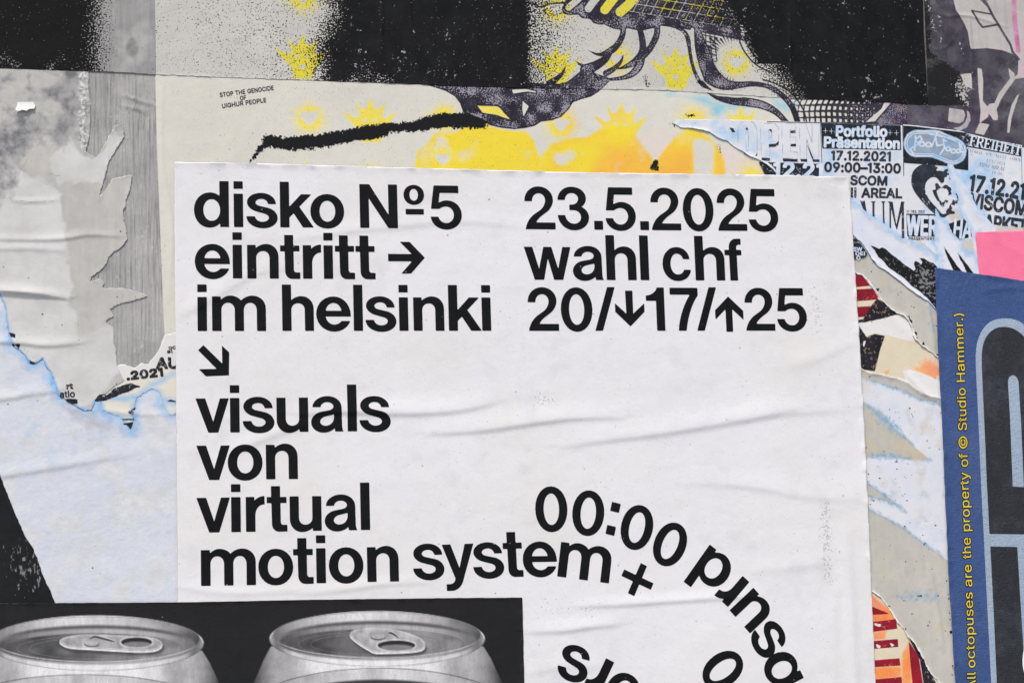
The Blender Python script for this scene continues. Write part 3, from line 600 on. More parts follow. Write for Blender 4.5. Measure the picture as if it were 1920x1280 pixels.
q212|186,-71 155,-71 155,29 153,29 143,16 139,11 133,6 126,2 118,-1 109,-3 98,-4 82,-3 68,1 56,8 44,17 35,29 27,42 22,58 18,75 17,94 18,113 22,131 27,146 35,160 45,171 56,180 69,187 83,191 98,192 109,192 118,190 126,186 133,182 139,178 144,173 153,160 156,160 156,190 186,190/102,23 113,24 123,27 132,32 139,39 145,48 150,58 153,69 155,81 156,95 155,108 153,120 150,131 145,141 139,149 132,156 123,161 113,164 102,165 91,164 81,161 72,156 65,149 59,140 54,131 51,120 49,108 48,95 49,82 51,70 54,58 59,48 65,40 73,33 81,28 91,24
r130|26,0 26,190 56,190 56,160 58,160 62,169 68,177 76,184 85,188 96,191 107,192 115,192 122,192 122,161 115,162 103,163 95,162 87,160 80,157 73,153 67,148 63,142 60,135 58,127 57,118 57,0
s182|91,-4 78,-3 67,-2 56,2 46,6 38,12 31,19 25,27 21,37 18,47 47,53 50,44 55,36 62,30 70,26 80,24 91,23 103,24 113,26 122,31 129,37 133,44 134,51 133,58 131,63 127,68 122,72 115,75 106,78 75,85 59,90 46,96 36,104 29,113 25,124 23,137 24,147 27,157 33,166 39,173 48,180 58,185 69,189 81,191 94,192 106,192 117,190 127,186 136,182 143,176 149,170 155,162 159,154 162,145 134,139 131,146 127,152 121,158 114,163 105,165 94,166 83,165 74,163 65,158 59,153 56,146 54,139 55,132 58,126 62,122 68,118 76,114 86,111 115,105 131,100 143,93 153,86 160,76 164,66 166,53 165,43 161,33 156,24 149,16 140,9 130,3 118,-1 105,-3
t114|102,190 102,164 3,164 3,190/32,236 63,236 63,49 64,41 65,35 68,31 72,27 78,26 85,25 93,26 101,27 107,1 96,-1 84,-2 69,-1 56,4 46,11 38,20 34,32 32,46
u205|91,-3 79,-2 68,1 57,5 48,12 41,20 35,29 30,41 27,54 26,69 26,190 57,190 57,72 58,58 62,47 68,37 77,31 88,26 100,25 109,26 117,28 125,31 131,36 137,41 142,48 145,57 147,66 148,76 148,190 179,190 179,0 149,0 149,46 154,46 147,30 139,18 129,8 117,2 105,-1
v195|81,0 9,190 42,190 83,78 93,43 103,10 92,10 101,43 112,78 152,190 186,190 113,0
w284|69,0 11,190 44,190 67,107 77,68 88,21 82,21 93,67 103,107 126,190 158,190 181,107 191,68 201,21 196,21 206,68 217,107 240,190 272,190 215,0 184,0 159,86 152,112 145,140 138,169 145,169 138,140 131,112 124,86 99,0
x189|10,0 86,109 86,86 14,190 50,190 74,153 90,127 104,103 88,103 101,127 117,153 141,190 176,190 104,84 104,107 179,0 143,0 115,43 100,68 86,91 102,91 89,68 74,43 46,0
y195|24,-69 31,-43 36,-44 41,-45 47,-45 52,-44 57,-43 61,-41 65,-37 69,-32 72,-26 75,-18 81,-1 9,190 42,190 83,78 93,43 103,10 92,10 101,43 112,78 153,190 186,190 102,-29 98,-38 93,-47 88,-54 83,-59 76,-64 70,-68 62,-70 54,-72 46,-73 32,-72
©318|87,127 88,140 91,153 97,164 104,175 113,183 123,191 135,196 147,200 160,201 172,200 183,197 193,193 203,187 211,181 218,173 224,164 228,154 230,143 200,143 197,151 193,158 186,164 178,168 170,171 160,172 152,171 145,169 138,166 132,162 126,156 122,150 118,143 116,135 115,127 116,119 118,112 122,105 126,98 132,93 138,88 145,85 152,83 160,82 170,83 178,86 185,90 191,96 195,103 197,111 227,111 225,101 221,91 216,82 209,73 201,67 192,61 183,57 172,54 160,53 147,54 135,58 123,63 113,71 104,80 97,90 91,102 88,114/159,-4 141,-3 124,1 108,6 93,14 79,23 66,34 55,47 46,61 38,76 33,93 29,109 28,127 29,145 33,162 38,178 46,193 55,207 66,220 79,231 93,240 108,248 124,254 141,257 159,258 177,257 194,254 210,248 225,240 239,231 252,220 263,207 272,193 280,178 286,162 289,145 290,127 289,109 286,93 280,76 272,61 263,47 252,34 239,23 225,14 210,6 194,1 177,-3/159,26 173,26 186,29 199,33 210,39 221,47 231,55 240,65 247,76 253,88 257,100 260,113 261,127 260,141 257,154 253,167 247,178 240,189 231,199 221,208 210,215 199,221 186,225 173,228 159,229 145,228 132,225 120,221 108,215 97,208 87,199 79,189 71,178 66,167 61,154 59,141 58,127 59,113 61,100 66,88 71,76 79,65 87,55 97,47 108,39 120,33 132,29 145,26
ä195|80,-4 68,-4 57,-1 47,2 38,8 30,14 24,22 19,32 16,42 15,54 16,64 18,73 22,80 26,87 32,92 39,97 46,100 54,103 63,105 89,110 117,113 123,114 129,116 133,117 135,120 137,123 138,127 138,128 137,136 136,142 133,148 130,153 125,158 120,161 113,163 106,165 98,165 89,165 82,164 75,161 69,158 63,154 59,150 55,146 52,142 50,137 20,146 26,156 32,165 39,173 48,179 57,184 66,188 77,190 87,192 97,192 119,190 128,187 135,184 143,180 150,175 156,168 161,160 165,150 168,139 168,126 168,0 138,0 138,26 136,26 126,12 121,8 115,4 108,1 100,-2 90,-4/85,23 96,23 106,26 114,29 121,34 127,40 132,47 135,54 137,61 138,69 138,95 130,91 116,88 100,86 88,84 67,79 61,77 56,74 52,70 48,65 47,59 46,52 46,46 48,41 51,36 55,32 59,29 65,26 71,24 78,23/131,221 125,222 120,224 116,227 113,231 111,236 110,242 111,247 113,252 116,256 120,259 125,261 131,262 136,261 141,259 145,256 148,252 150,247 151,242 150,236 148,231 145,227 141,224 136,222/59,221 53,222 49,224 44,227 41,231 39,236 38,242 39,247 41,252 44,256 49,259 53,261 59,262 64,261 69,259 73,256 76,252 78,247 79,242 78,236 76,231 73,227 69,224 64,222
–175|175,122 175,94 0,94 0,122"""
SMALL = {}
for ln in SMALL_SRC.split('\n'):
    ch = ln[0]; adv, rest = ln[1:].split('|', 1)
    SMALL[ch] = (int(adv), [[tuple(float(q) for q in p.split(',')) for p in lp.split()] for lp in rest.split('/')])
SMALL['I'] = (92, [[(31, 0), (61, 0), (61, 254), (31, 254)]])
SMALL['1'] = (142, [[(70, 0), (102, 0), (102, 254), (76, 254), (58, 232), (22, 222), (22, 200), (70, 204)]])
def text_loops(s, x0, y0, x1, y1, cap, bold=0.0, shear=0.0, down=None, capu=254.0, font=None):
    """set s from (x0,y0) to (x1,y1) along its baseline with capital height cap (picture units)"""
    font = font or SMALL
    adv = []; x = 0.0
    for ch in s:
        adv.append(x); x += 120 if ch == ' ' else font[ch][0]
    d = np.array((x1 - x0, y1 - y0), float); sx = 1.0 / x
    up = np.array((d[1], -d[0])) / np.hypot(*d) * (cap / capu)
    up = up + d / np.hypot(*d) * shear * cap / capu
    out = []
    for ch, a in zip(s, adv):
        if ch == ' ': continue
        out.append([np.array((x0, y0)) + np.outer((np.array(l)[:, 0] + a) * sx, d) + np.outer(np.array(l)[:, 1], up) for l in font[ch][1]])
    return out
# Narrow roman with slab serifs, drawn from strokes (units: 100 high)
def _ser(segs, serifs):
    L = []
    for x0, y0, x1, y1, w in segs:
        dx, dy = x1 - x0, y1 - y0; n = math.hypot(dx, dy); ox, oy = -dy / n * w / 2, dx / n * w / 2
        L.append([(x0 + ox, y0 + oy), (x1 + ox, y1 + oy), (x1 - ox, y1 - oy), (x0 - ox, y0 - oy)])
    for x, y, w in serifs: L.append([(x - w / 2, y - 3), (x + w / 2, y - 3), (x + w / 2, y + 3), (x - w / 2, y + 3)])
    return L
R_ = {
'F': (66, _ser([(16, 0, 16, 100, 15), (16, 97, 56, 97, 6), (56, 97, 57, 76, 5), (16, 52, 42, 52, 6), (42, 62, 42, 42, 5)], [(16, 3, 34), (16, 97, 30)])),
'R': (80, _ser([(16, 0, 16, 100, 15), (16, 97, 48, 97, 6), (48, 97, 60, 84, 9), (60, 86, 60, 62, 14), (60, 64, 46, 50, 9), (16, 50, 48, 50, 6), (42, 50, 68, 3, 14)], [(16, 3, 34), (70, 3, 20)])),
'E': (70, _ser([(16, 0, 16, 100, 15), (16, 97, 58, 97, 6), (58, 97, 59, 76, 5), (16, 52, 44, 52, 6), (44, 62, 44, 42, 5), (16, 3, 60, 3, 6), (60, 3, 62, 26, 5)], [(12, 3, 26), (12, 97, 26)])),
'I': (40, _ser([(19, 0, 19, 100, 15)], [(19, 3, 34), (19, 97, 34)])),
'H': (88, _ser([(18, 0, 18, 100, 15), (68, 0, 68, 100, 15), (18, 51, 68, 51, 6)], [(18, 3, 34), (18, 97, 34), (68, 3, 34), (68, 97, 34)])),
'T': (74, _ser([(36, 0, 36, 100, 15), (6, 97, 66, 97, 6), (7, 97, 6, 76, 5), (65, 97, 66, 76, 5)], [(36, 3, 34)])),
'S': (60, _ser([(48, 76, 48, 94, 5), (48, 90, 30, 97, 8), (30, 97, 12, 84, 10), (12, 84, 14, 66, 13), (14, 66, 46, 40, 14), (46, 40, 48, 18, 13), (48, 18, 30, 3, 10), (30, 3, 10, 10, 8), (10, 26, 10, 4, 5)], [])),
'A': (84, _ser([(14, 0, 40, 100, 7), (40, 100, 68, 0, 16), (22, 33, 58, 33, 6)], [(14, 3, 28), (68, 3, 30)])),
'N': (88, _ser([(18, 0, 18, 100, 7), (18, 98, 68, 4, 16), (68, 0, 68, 100, 7)], [(18, 3, 28), (14, 97, 28), (68, 97, 28)])),
'U': (84, _ser([(18, 100, 18, 24, 15), (18, 26, 32, 4, 11), (32, 4, 54, 4, 8), (54, 4, 66, 24, 7), (66, 22, 66, 100, 7)], [(18, 97, 34), (66, 97, 26)])),
'L': (66, _ser([(16, 0, 16, 100, 15), (16, 3, 56, 3, 6), (57, 3, 58, 28, 5)], [(16, 97, 34), (12, 3, 26)])),
'B': (76, _ser([(16, 0, 16, 100, 15), (16, 97, 46, 97, 6), (46, 97, 56, 76, 13), (56, 76, 44, 54, 9), (16, 53, 46, 53, 6), (44, 54, 62, 28, 13), (62, 28, 46, 3, 11), (16, 3, 48, 3, 6)], [(12, 3, 26), (12, 97, 26)])),
'O': (84, _ser([(40, 100, 16, 74, 12), (16, 76, 16, 24, 15), (16, 26, 40, 0, 12), (40, 0, 66, 26, 12), (66, 24, 66, 76, 15), (66, 74, 40, 100, 12)], [])),
'M': (104, _ser([(16, 0, 16, 100, 7), (16, 98, 50, 4, 16), (50, 4, 82, 98, 6), (84, 0, 84, 100, 16)], [(16, 3, 28), (84, 3, 34), (12, 97, 26), (88, 97, 26)])),
'1': (56, _ser([(28, 0, 28, 100, 14), (28, 97, 12, 86, 6)], [(28, 3, 36)])),
'2': (60, _ser([(8, 74, 14, 92, 10), (14, 92, 38, 97, 8), (38, 97, 48, 72, 13), (48, 72, 10, 6, 9), (8, 5, 52, 5, 10)], [])),
'7': (56, _ser([(6, 95, 52, 95, 9), (50, 95, 24, 0, 12)], [])),
'0': (62, _ser([(30, 100, 12, 70, 9), (12, 72, 12, 28, 12), (12, 30, 30, 0, 9), (30, 0, 50, 30, 9), (50, 28, 50, 72, 12), (50, 70, 30, 100, 9)], [])),
'.': (26, _ser([(6, 4, 16, 4, 10)], [])), '-': (36, _ser([(4, 40, 30, 40, 8)], [])), '!': (30, _ser([(14, 30, 14, 100, 12), (9, 5, 19, 5, 10)], [])),
}
def roman_sdf(glyphs):
    """strokes overlap, so unite them instead of even-odd"""
    def f(u, v):
        r = np.full(np.shape(u), CL)
        for g_ in glyphs:
            for l in g_: r = np.minimum(r, sdf_loops(u, v, [l], 6.0))
        return r
    return f
def small_sdf(glyphs, bold=0.0, clipf=None):
    def f(u, v):
        r = np.full(np.shape(u), CL)
        for g_ in glyphs: r = np.minimum(r, sdf_loops(u, v, g_, 8.0))
        r = r - bold
        if clipf is not None: r = np.maximum(r, clipf(u, v))
        return r
    return f
def text_boxes(glyphs, m=3.0):
    return [loops_box(g_, m) for g_ in glyphs]
def write(parent, s, x0, y0, x1, y1, cap, lay, mat, bold=.8, cell=1.1, label=None, font=None, capu=254.0, shear=0.0, clipf=None, lift=.00045, name='lettering'):
    gl = text_loops(s, x0, y0, x1, y1, cap, shear=shear, capu=capu, font=font)
    fs = []
    for g_ in gl:
        if font is R_:
            f0 = roman_sdf([g_])
            fs.append((lambda u, v, f0=f0: (np.maximum(f0(u, v) - bold, clipf(u, v)) if clipf is not None else f0(u, v) - bold)))
        else: fs.append(small_sdf([g_], bold, clipf))
    return ink(name, fs, text_boxes(gl, 2.5 + bold), lay, mat, cell, parent, lift, label)

# ------------------------------------------------------------------ ground and wall
g = G('asphalt'); n1 = g.noise(120, 4, .7); n2 = g.noise(1.2, 4, .6)
g.bump(n1, .004, .8)
M_ASPH = g.done(g.mix(g.math('ADD', g.math('MULTIPLY', n1, .5), g.math('MULTIPLY', n2, .5)), (.035, .035, .036, 1), (.085, .083, .08, 1)), .85, .3)
g = G('pavement_concrete'); n1 = g.noise(60, 5, .7); n2 = g.noise(.9, 4, .6)
g.bump(n1, .003, .7)
M_PAV = g.done(g.mix(g.math('ADD', g.math('MULTIPLY', n1, .5), g.math('MULTIPLY', n2, .5)), (.20, .195, .185, 1), (.34, .335, .32, 1)), .85, .3)
g = G('ribbed_grey_render')
s1 = g.noise(300, 2, .55, sc=(1, 1, .035)); s2 = g.noise(420, 3, .7, sc=(1, 1, .07), off=(4, 0, 1)); s3 = g.noise(14, 6, .7); s4 = g.noise(220, 3, .7, off=(2, 0, 2))
col = g.mix(g.map(s3, .36, .66), lin(158, 158, 156), lin(188, 187, 183))
fa = g.map(g.noise(9, 3, .6, off=(1, 0, 6)), .35, .6, .25, 1.0)
col = g.mix(g.math('MULTIPLY', g.map(s1, .50, .60), g.math('MULTIPLY', fa, .42)), col, lin(104, 104, 104))
col = g.mix(g.math('MULTIPLY', g.map(s2, .52, .66), g.math('MULTIPLY', fa, .35)), col, lin(80, 80, 82))
col = g.mix(g.map(g.math('MULTIPLY_ADD', s4, .6, g.noise(26, 4, .65, off=(8, 0, 3))), .92, 1.05, 0, .7), col, lin(205, 205, 203))
v = g.vor(60, off=(2, 0, 2)); col = g.mix(g.map(g.math('MULTIPLY_ADD', g.map(g.noise(25, 2), .5, .75), -.09, v), -.01, .01, 1, 0), col, (.03, .03, .03, 1))
g.bump(g.math('MULTIPLY_ADD', s4, .5, g.math('ADD', s1, s2)), .0011, 1.0)
M_WALL = g.done(col, .8, .25)

def box_obj(name, x0, x1, y0, y1, z0, z1, mat, kind='structure'):
    v = [(x, y, z) for x in (x0, x1) for y in (y0, y1) for z in (z0, z1)]
    q = [(0, 1, 3, 2), (4, 6, 7, 5), (0, 4, 5, 1), (2, 3, 7, 6), (0, 2, 6, 4), (1, 5, 7, 3)]
    o = mesh_obj(name, v, np.array(q), np.zeros((0, 3), int), mat, smooth=False)
    o['kind'] = kind
    return o
box_obj('pavement', -30, 30, -4.2, 0.0, -0.12, 0.0, M_PAV)
box_obj('kerb', -30, 30, -4.35, -4.203, -0.12, -0.002, M_PAV)
box_obj('road', -30, 30, -14, -4.353, -0.2, -0.12, M_ASPH)
box_obj('ground', -200, 200, -200, 200, -0.6, -0.204, M_ASPH)
wall = box_obj('wall', -5.5, 6.5, 0.004, 0.25, 0.0, 3.9, M_WALL)
# the render behind the posters carries the same unevenness as the papers on it
ub, vb, qb, tb = march(lambda u, v: np.full(np.shape(u), -1.0), (-160, -130, 420, 860), 3.0)
face = mesh_obj('wall_render', place(ub, vb, 0), qb, tb, M_WALL); face['kind'] = 'structure'

EDGE = (-170, -140, 2090, 1420)

def near(polys, lo=0.0, hi=10.0):
    """1 at the lines, fading to 0 at `hi` px"""
    def f(u, v):
        d = np.full(u.shape, 1e3)
        for p in polys: d = np.minimum(d, segdist(u, v, p)[0])
        return 1 - np.clip((d - lo) / (hi - lo), 0, 1)
    return f
def ramp(x, a, b): return np.clip((np.asarray(x, float) - a) / (b - a), 0, 1)
def inside(polys, soft=1.0):
    def f(u, v):
        r = np.full(np.shape(u), CL)
        for p in polys: r = np.minimum(r, sdf_loops(u, v, [p]))
        return np.clip(.5 - r / (2 * soft), 0, 1)
    return f
def sd(polys):
    def f(u, v):
        r = np.full(np.shape(u), CL)
        for p in polys: r = np.minimum(r, sdf_loops(u, v, [p]))
        return r
    return f

def lift_edge(lines, amp, w, seed, lo=-.4):
    def f(u, v): return amp * near(lines, 0, w)(u, v) ** 1.7 * (.25 + .75 * ramp(vnoise(u, v, 17, seed), lo, .6))
    return f
# ================================================================== LEFT SIDE
INK_BLACK = lin(31, 32, 34)
# black poster right at the bottom left, under everything
M_BLK = paper('black_print', lin(27, 28, 29), lin(36, 37, 38), [dict(a='w', mode='spray', c=lin(150, 152, 155), ns=330, sc=(1, 1, .35), op=.7)], mott=.8, specks=0, rough=.5, spec=.12)
t = thing('torn_poster', 'black torn poster remnant at the lower left, above the can poster', 'poster', 40, 1000, 1)
sheet('paper', [(-165, 780), (60, 800), (150, 1000), (160, 1150), (-165, 1150)], 1, M_BLK, 6, parent=t,
      attrs={'w': lambda u, v: .30 * inside([[(10, 1020), (75, 1000), (85, 1110), (30, 1110)]], 8)(u, v)})

# blue-white inner layer left after tearing
T_CREAM = [(-165, 540), (0, 553), (6, 566), (11, 590), (13, 612), (18, 632), (23, 648), (38, 658), (50, 672), (58, 682), (70, 679), (80, 672), (88, 690), (97, 704),
           (104, 722), (111, 742), (124, 752), (142, 760), (160, 770), (172, 771), (178, 752), (189, 750), (193, 770), (212, 778), (230, 786), (243, 805),
           (250, 784), (256, 747), (268, 738), (284, 730), (299, 736), (307, 762), (318, 779), (330, 776), (345, 768)]
TL = rag(T_CREAM, 2.6, 4.0, 11, closed=False)
T_DIAG = [(-165, 700), (-20, 855), (0, 889), (12, 922), (22, 946), (38, 984), (50, 1010), (64, 1030), (78, 1072), (93, 1104), (107, 1140), (112, 1180)]
TD = rag(T_DIAG, 1.6, 4.0, 12, closed=False)
M_BLUEW = paper('torn_blue_white', lin(214, 219, 227), lin(200, 209, 221), [
    dict(a='wsh', mode='soft', c=lin(222, 223, 222), c2=lin(210, 211, 208), ns=26, nd=6, jit=2.4, lo=.35, hi=1.3, seed=2, cs=60),
    dict(a='blu', mode='soft', c=lin(128, 180, 228), c2=lin(176, 205, 236), ns=45, nd=5, jit=1.5, lo=.25, hi=1.15, cs=70),
    dict(a='dirty', mode='soft', c=lin(160, 163, 168), ns=60, nd=5, jit=1.4, lo=.2, hi=1.3, seed=4),
    dict(a='pnk', mode='soft', c=lin(222, 190, 198), ns=60, jit=.4, lo=.1, hi=1.2, seed=5)],
    mott=.6, specks=.9, stain=(lin(208, 208, 200), .8), seed=3, bump=.0002, rough=.8)
t = thing('torn_poster', 'pale blue torn paper layer between the black remnant and the white poster', 'poster', 190, 950, 1.6)
sheet('paper', [(-165, 530), (0, 545), (60, 640), (130, 720), (190, 728), (260, 715), (350, 690), (350, 1150)] + TD[::-1], 1.6, M_BLUEW, 3.0, parent=t, attrs={
    'blu': lambda u, v: near([T_CREAM[3:]], 0, 24)(u, v) * .85 + .34 * ramp(vnoise(u, v, 50, 31) + .6 * vnoise(u, v, 18, 32), -.1, 1.1),
    'wsh': lambda u, v: .5 + .4 * vnoise(u, v, 34, 34),
    'dirty': lambda u, v: inside([[(100, 750), (165, 768), (230, 800), (190, 812), (130, 790)]], 12)(u, v) * .5 + .25 * ramp(vnoise(u, v * 2, 30, 33), .1, 1),
    'pnk': lambda u, v: .55 * ramp(u, 324, 336) * ramp(v, 760, 850)})

# cream piece with remains of an older flyer
M_CREAM = paper('cream_paper', lin(226, 222, 207), lin(214, 212, 200), [
    dict(a='blu', mode='soft', c=lin(150, 192, 226), ns=60, nd=5, jit=1.3, lo=.2, hi=1.1),
    dict(a='wh', mode='soft', c=lin(222, 222, 218), ns=90, nd=5, jit=.6, lo=.35, hi=.6)], mott=.5, specks=.4, seed=8)
CR = [(120, 640), (350, 640), (350, 764)] + TL[::-1][:int(len(TL) * .58)]
i0 = max(i for i, p in enumerate(TL) if p[0] < 110)
CR = rag([(150, 700), (215, 690), (222, 684), (234, 682), (252, 690), (266, 680), (279, 682), (296, 660), (304, 642), (309, 628)], 1.6, 4, 71, closed=False) + [(350, 618)] + [p for p in TL[::-1] if p[0] > 110]
t = thing('torn_flyer', 'cream flyer scrap reading 2021 and AU left of the white poster', 'flyer', 260, 710, 2.2)
fl = sheet('paper', CR, 2.2, M_CREAM, 2.5, parent=t, attrs={
    'blu': lambda u, v: near([[(196, 775), (230, 783), (246, 800), (252, 760)], [(205, 748), (250, 745), (300, 748), (330, 755)], [(285, 722), (325, 700)], T_CREAM[21:]], 0, 13)(u, v) * .9,
    'wh': lambda u, v: ramp(190 - u, 0, 14) + ramp((706 - v) - (u - 260) * .30, 0, 8)})
M_INK = ink_mat('black_print_ink', lin(30, 31, 34), rough=.45)
M_INKW = ink_mat('worn_black_ink', lin(36, 38, 42), wear=1.0, rough=.55)
write(t, '.2021', 237, 712, 308, 704, 14, 2.2, M_INKW, 1.6, label='black figures .2021')
write(t, 'AU', 293, 690.5, 337, 689.5, 19, 2.2, M_INKW, 1.7, label='black letters AU')
write(t, 'oc', 316, 655, 330, 654, 7, 2.2, M_INKW, .4); write(t, 'al', 313, 662, 324, 661.5, 7, 2.2, M_INKW, .4)
for pc in ([rag([(177, 752), (186, 740), (194, 738), (200, 741), (207, 736), (214, 728), (246, 718), (264, 725), (254, 727), (240, 735), (222, 740), (212, 745), (203, 748), (196, 751)], 1.2, 3, 3),
     [(239, 773), (244, 768), (255, 763), (252, 770), (249, 778)], [(229, 785), (252, 785), (252, 787), (230, 787.5)], [(229, 794), (250, 791), (245, 805), (238, 797)],
     [(312, 752), (320, 749), (330, 752), (330, 753.5)]]):
    ink('print', sd([pc]), loops_box([np.array(pc)]), 2.2, M_INKW, 1.3, t, .00045)

# weathered grey-white paper, two skins
GP = [[(90, 130), (160, 134), (150, 150), (148, 175), (150, 210), (146, 245), (130, 262), (108, 270), (98, 250), (112, 225), (112, 190), (92, 175), (112, 150)],
      [(0, 225), (70, 210), (76, 232), (58, 262), (45, 290), (20, 300), (52, 318), (30, 350), (12, 380), (-20, 400), (-165, 400), (-165, 230)], [(0, 330), (48, 322), (20, 360), (10, 385), (0, 390)]]
SK = [(-165, 100), (0, 100), (165, 108), (167, 150), (170, 195), (168, 255), (160, 285), (182, 298), (196, 272), (214, 236), (230, 233), (233, 258), (216, 284), (206, 300), (198, 325), (186, 372),
      (194, 360), (212, 335), (248, 328), (244, 352), (236, 375), (231, 400), (236, 425), (240, 448), (228, 464), (205, 480), (196, 500), (172, 518), (168, 528), (186, 522), (196, 530), (190, 541),
      (232, 540), (256, 545), (277, 555), (262, 562), (228, 568), (206, 580), (214, 592), (196, 604), (212, 614), (214, 640), (217, 665), (219, 683), (222, 690), (228, 702), (234, 712), (220, 722), (204, 734), (186, 744)] + [p for p in TL[::-1] if p[0] < 184]
CRK = [[(22, 232), (40, 228), (52, 222), (60, 214), (74, 212), (76, 224), (68, 244), (62, 258), (50, 272), (44, 288)], [(8, 240), (22, 232)], [(90, 288), (98, 272), (110, 262)], [(18, 352), (36, 322), (50, 300), (60, 288)], [(0, 300), (14, 318), (26, 330)], [(112, 330), (90, 326)], [(20, 376), (60, 380), (108, 375)]]
M_SKIN = paper('weathered_skin', lin(200, 199, 194), lin(180, 180, 176), [
    dict(a='lite', mode='soft', c=lin(213, 213, 211), c2=lin(201, 201, 198), ns=110, nd=7, jit=1.1, lo=.2, hi=.8, cs=25),
    dict(a='gry', mode='soft', c=lin(118, 119, 120), c2=lin(162, 163, 164), ns=75, nd=7, jit=2.2, lo=.3, hi=1.15, cs=60),
    dict(a='lump', mode='soft', c=lin(218, 218, 214), c2=lin(150, 150, 150), ns=130, jit=1.4, lo=.3, hi=.8, cs=250, seed=3),
    dict(a='blu', mode='soft', c=lin(120, 178, 230), ns=90, nd=4, jit=.9, lo=.4, hi=1.0, seed=6),
    dict(a='crk', mode='sdf', c=lin(110, 110, 112), jit=1.6, op=.6, seed=9),
    dict(a='rim', mode='soft', c=lin(232, 232, 230), ns=300, jit=.8, lo=.3, hi=.7, seed=7),
    dict(a='bl', mode='sdf', c=lin(36, 38, 40), jit=3, seed=8)],
    mott=.8, specks=.85, stain=(lin(206, 200, 184), .5), seed=5, rough=.8, streak=.12)
KN = len(SK) - len([p for p in TL if p[0] < 184])
SKL = rag(SK[:KN], 2.2, 3.0, 21, closed=False, skip=(0, 1)) + SK[KN:]
LITE = [(-60, 300), (50, 322), (95, 345), (118, 362), (112, 380), (115, 405), (121, 428), (124, 458), (130, 495), (128, 522), (140, 540), (128, 552), (128, 572), (142, 584), (147, 618), (150, 640),
        (172, 622), (205, 612), (222, 640), (230, 690), (180, 745), (100, 800), (-165, 700), (-165, 300)]
LITE2 = [(90, 300), (108, 285), (135, 266), (150, 284), (178, 298), (196, 280), (212, 240), (232, 236), (230, 262), (205, 310), (190, 345), (150, 340), (110, 345)]
t = thing('weathered_poster', 'large grey-white weathered poster remnant with torn right edge, left of the cream mural', 'poster', 90, 450, 3.2)
sheet('paper', SKL, 3.2, M_SKIN, 2.5, parent=t, curl=lift_edge([SKL[20:KN * 5], T_CREAM[1:20]], .0006, 9, 201), attrs={
    'lite': lambda u, v: inside([LITE, LITE2], 5)(u + 5 * vnoise(u, v, 17, 44), v + 5 * vnoise(u, v, 15, 45)) * .9 + .06,
    'crk': lambda u, v: union(*[sdf_stroke(u, v, rag(p, 2.0, 3, 46 + i, closed=False), 1.3) for i, p in enumerate(CRK)]),
    'gry': lambda u, v: inside(GP, 12)(u, v) * .75 + ramp(320 - v, 0, 60) * (.34 + .42 * vnoise(u, v, 30, 41) + .22 * vnoise(u, v, 11, 48)) + .12 * ramp(vnoise(u, v * 3, 40, 43), 0, 1),
    'lump': lambda u, v: np.exp(-((u - 157) / 9.0) ** 2) * ramp(v, 130, 140) * (1 - ramp(v, 275, 292)),
    'blu': lambda u, v: near([T_CREAM[1:]], 0, 9)(u, v) * (u < 190),
    'rim': lambda u, v: near([SK[7:54]], 0, 3)(u, v) * .35,
    'bl': sd([[(16, 623), (29, 626), (29, 634), (20, 632)], [(21, 645), (39, 645), (38, 648), (36, 652), (35, 660), (33, 652), (29, 647), (26, 650), (25, 657), (23, 650)], [(54, 674), (60, 678), (68, 680), (62, 684), (56, 681)],
              [(118, 749), (130, 747), (145, 748), (146, 757), (136, 758), (124, 752)], [(0, 552), (3, 556), (0, 560)]])})
write(t, 'atio', 112, 745.5, 141, 744, 12, 3.2, M_INKW, .55, label='black letters atio', lift=.0006)
write(t, 'rt', 124, 729, 137, 728, 9, 3.2, M_INKW, .9, lift=.0006)

# small curled scrap
def curl(u, v): return .0036 * ramp(v, 192, 209) ** 1.6 + .0006
M_SCRAP = paper('scrap_white', lin(228, 228, 226), None, mott=.3)
t = thing('paper_scrap', 'small white curled paper scrap sticking out of the grey paper at upper left', 'paper scrap', 47, 202, 4)
sheet('paper', rag([(33, 193), (62, 192), (66, 199), (64, 206), (56, 206), (50, 210), (42, 208), (33, 212), (29, 207), (32, 200)], .7, 3, 5), 4, M_SCRAP, 1.5, parent=t, curl=curl, thick=.0004)

# upper left: black paint running out into grains over grey
def bl_ul(u, v):
    d = 1.0 - ramp(u, 146, 226) * .96
    d = np.where(u < 150, 1.0 - .35 * ramp(v, 88, 112) * ramp(vnoise(u, v, 22, 51), -.3, .6), d)
    d = d - .12 * ramp(vnoise(u, v, 9, 52), 0, 1) * (u > 140)
    return np.clip(d - .5 * ramp(u, 222, 240), 0, 1)
M_UL = paper('black_sprayed_grey', lin(166, 166, 164), lin(140, 140, 139), [
    dict(a='dk', mode='soft', c=lin(112, 112, 110), ns=120, nd=4, jit=.8, lo=.3, hi=.9),
    dict(a='wht', mode='soft', c=lin(196, 196, 192), ns=60, nd=5, jit=1.2, lo=.2, hi=1.0),
    dict(a='bl', mode='spray', c=lin(17, 18, 18), ns=430, nd=2, gloss=.5)],
    mott=.9, streak=.35, specks=.6, seed=9, rough=.75)
t = thing('painted_poster', 'black painted poster at the upper left corner fading in speckles to grey', 'poster', 120, 60, 4.4)
sheet('paper', rag([(-165, -130), (290, -130), (292, 141), (240, 137), (120, 133), (0, 129), (-165, 123)], .8, 6, 6, skip=(0, 1)), 4.4, M_UL, 2.0, parent=t, attrs={
    'bl': bl_ul, 'dk': lambda u, v: inside([blob([(238, 80), (246, 70), (256, 76), (260, 95), (256, 112), (254, 130), (250, 112), (240, 104), (234, 92)])], 4)(u, v),
    'wht': lambda u, v: .5 * inside([[(220, 60), (285, 40), (290, 120), (225, 138)]], 14)(u, v)})

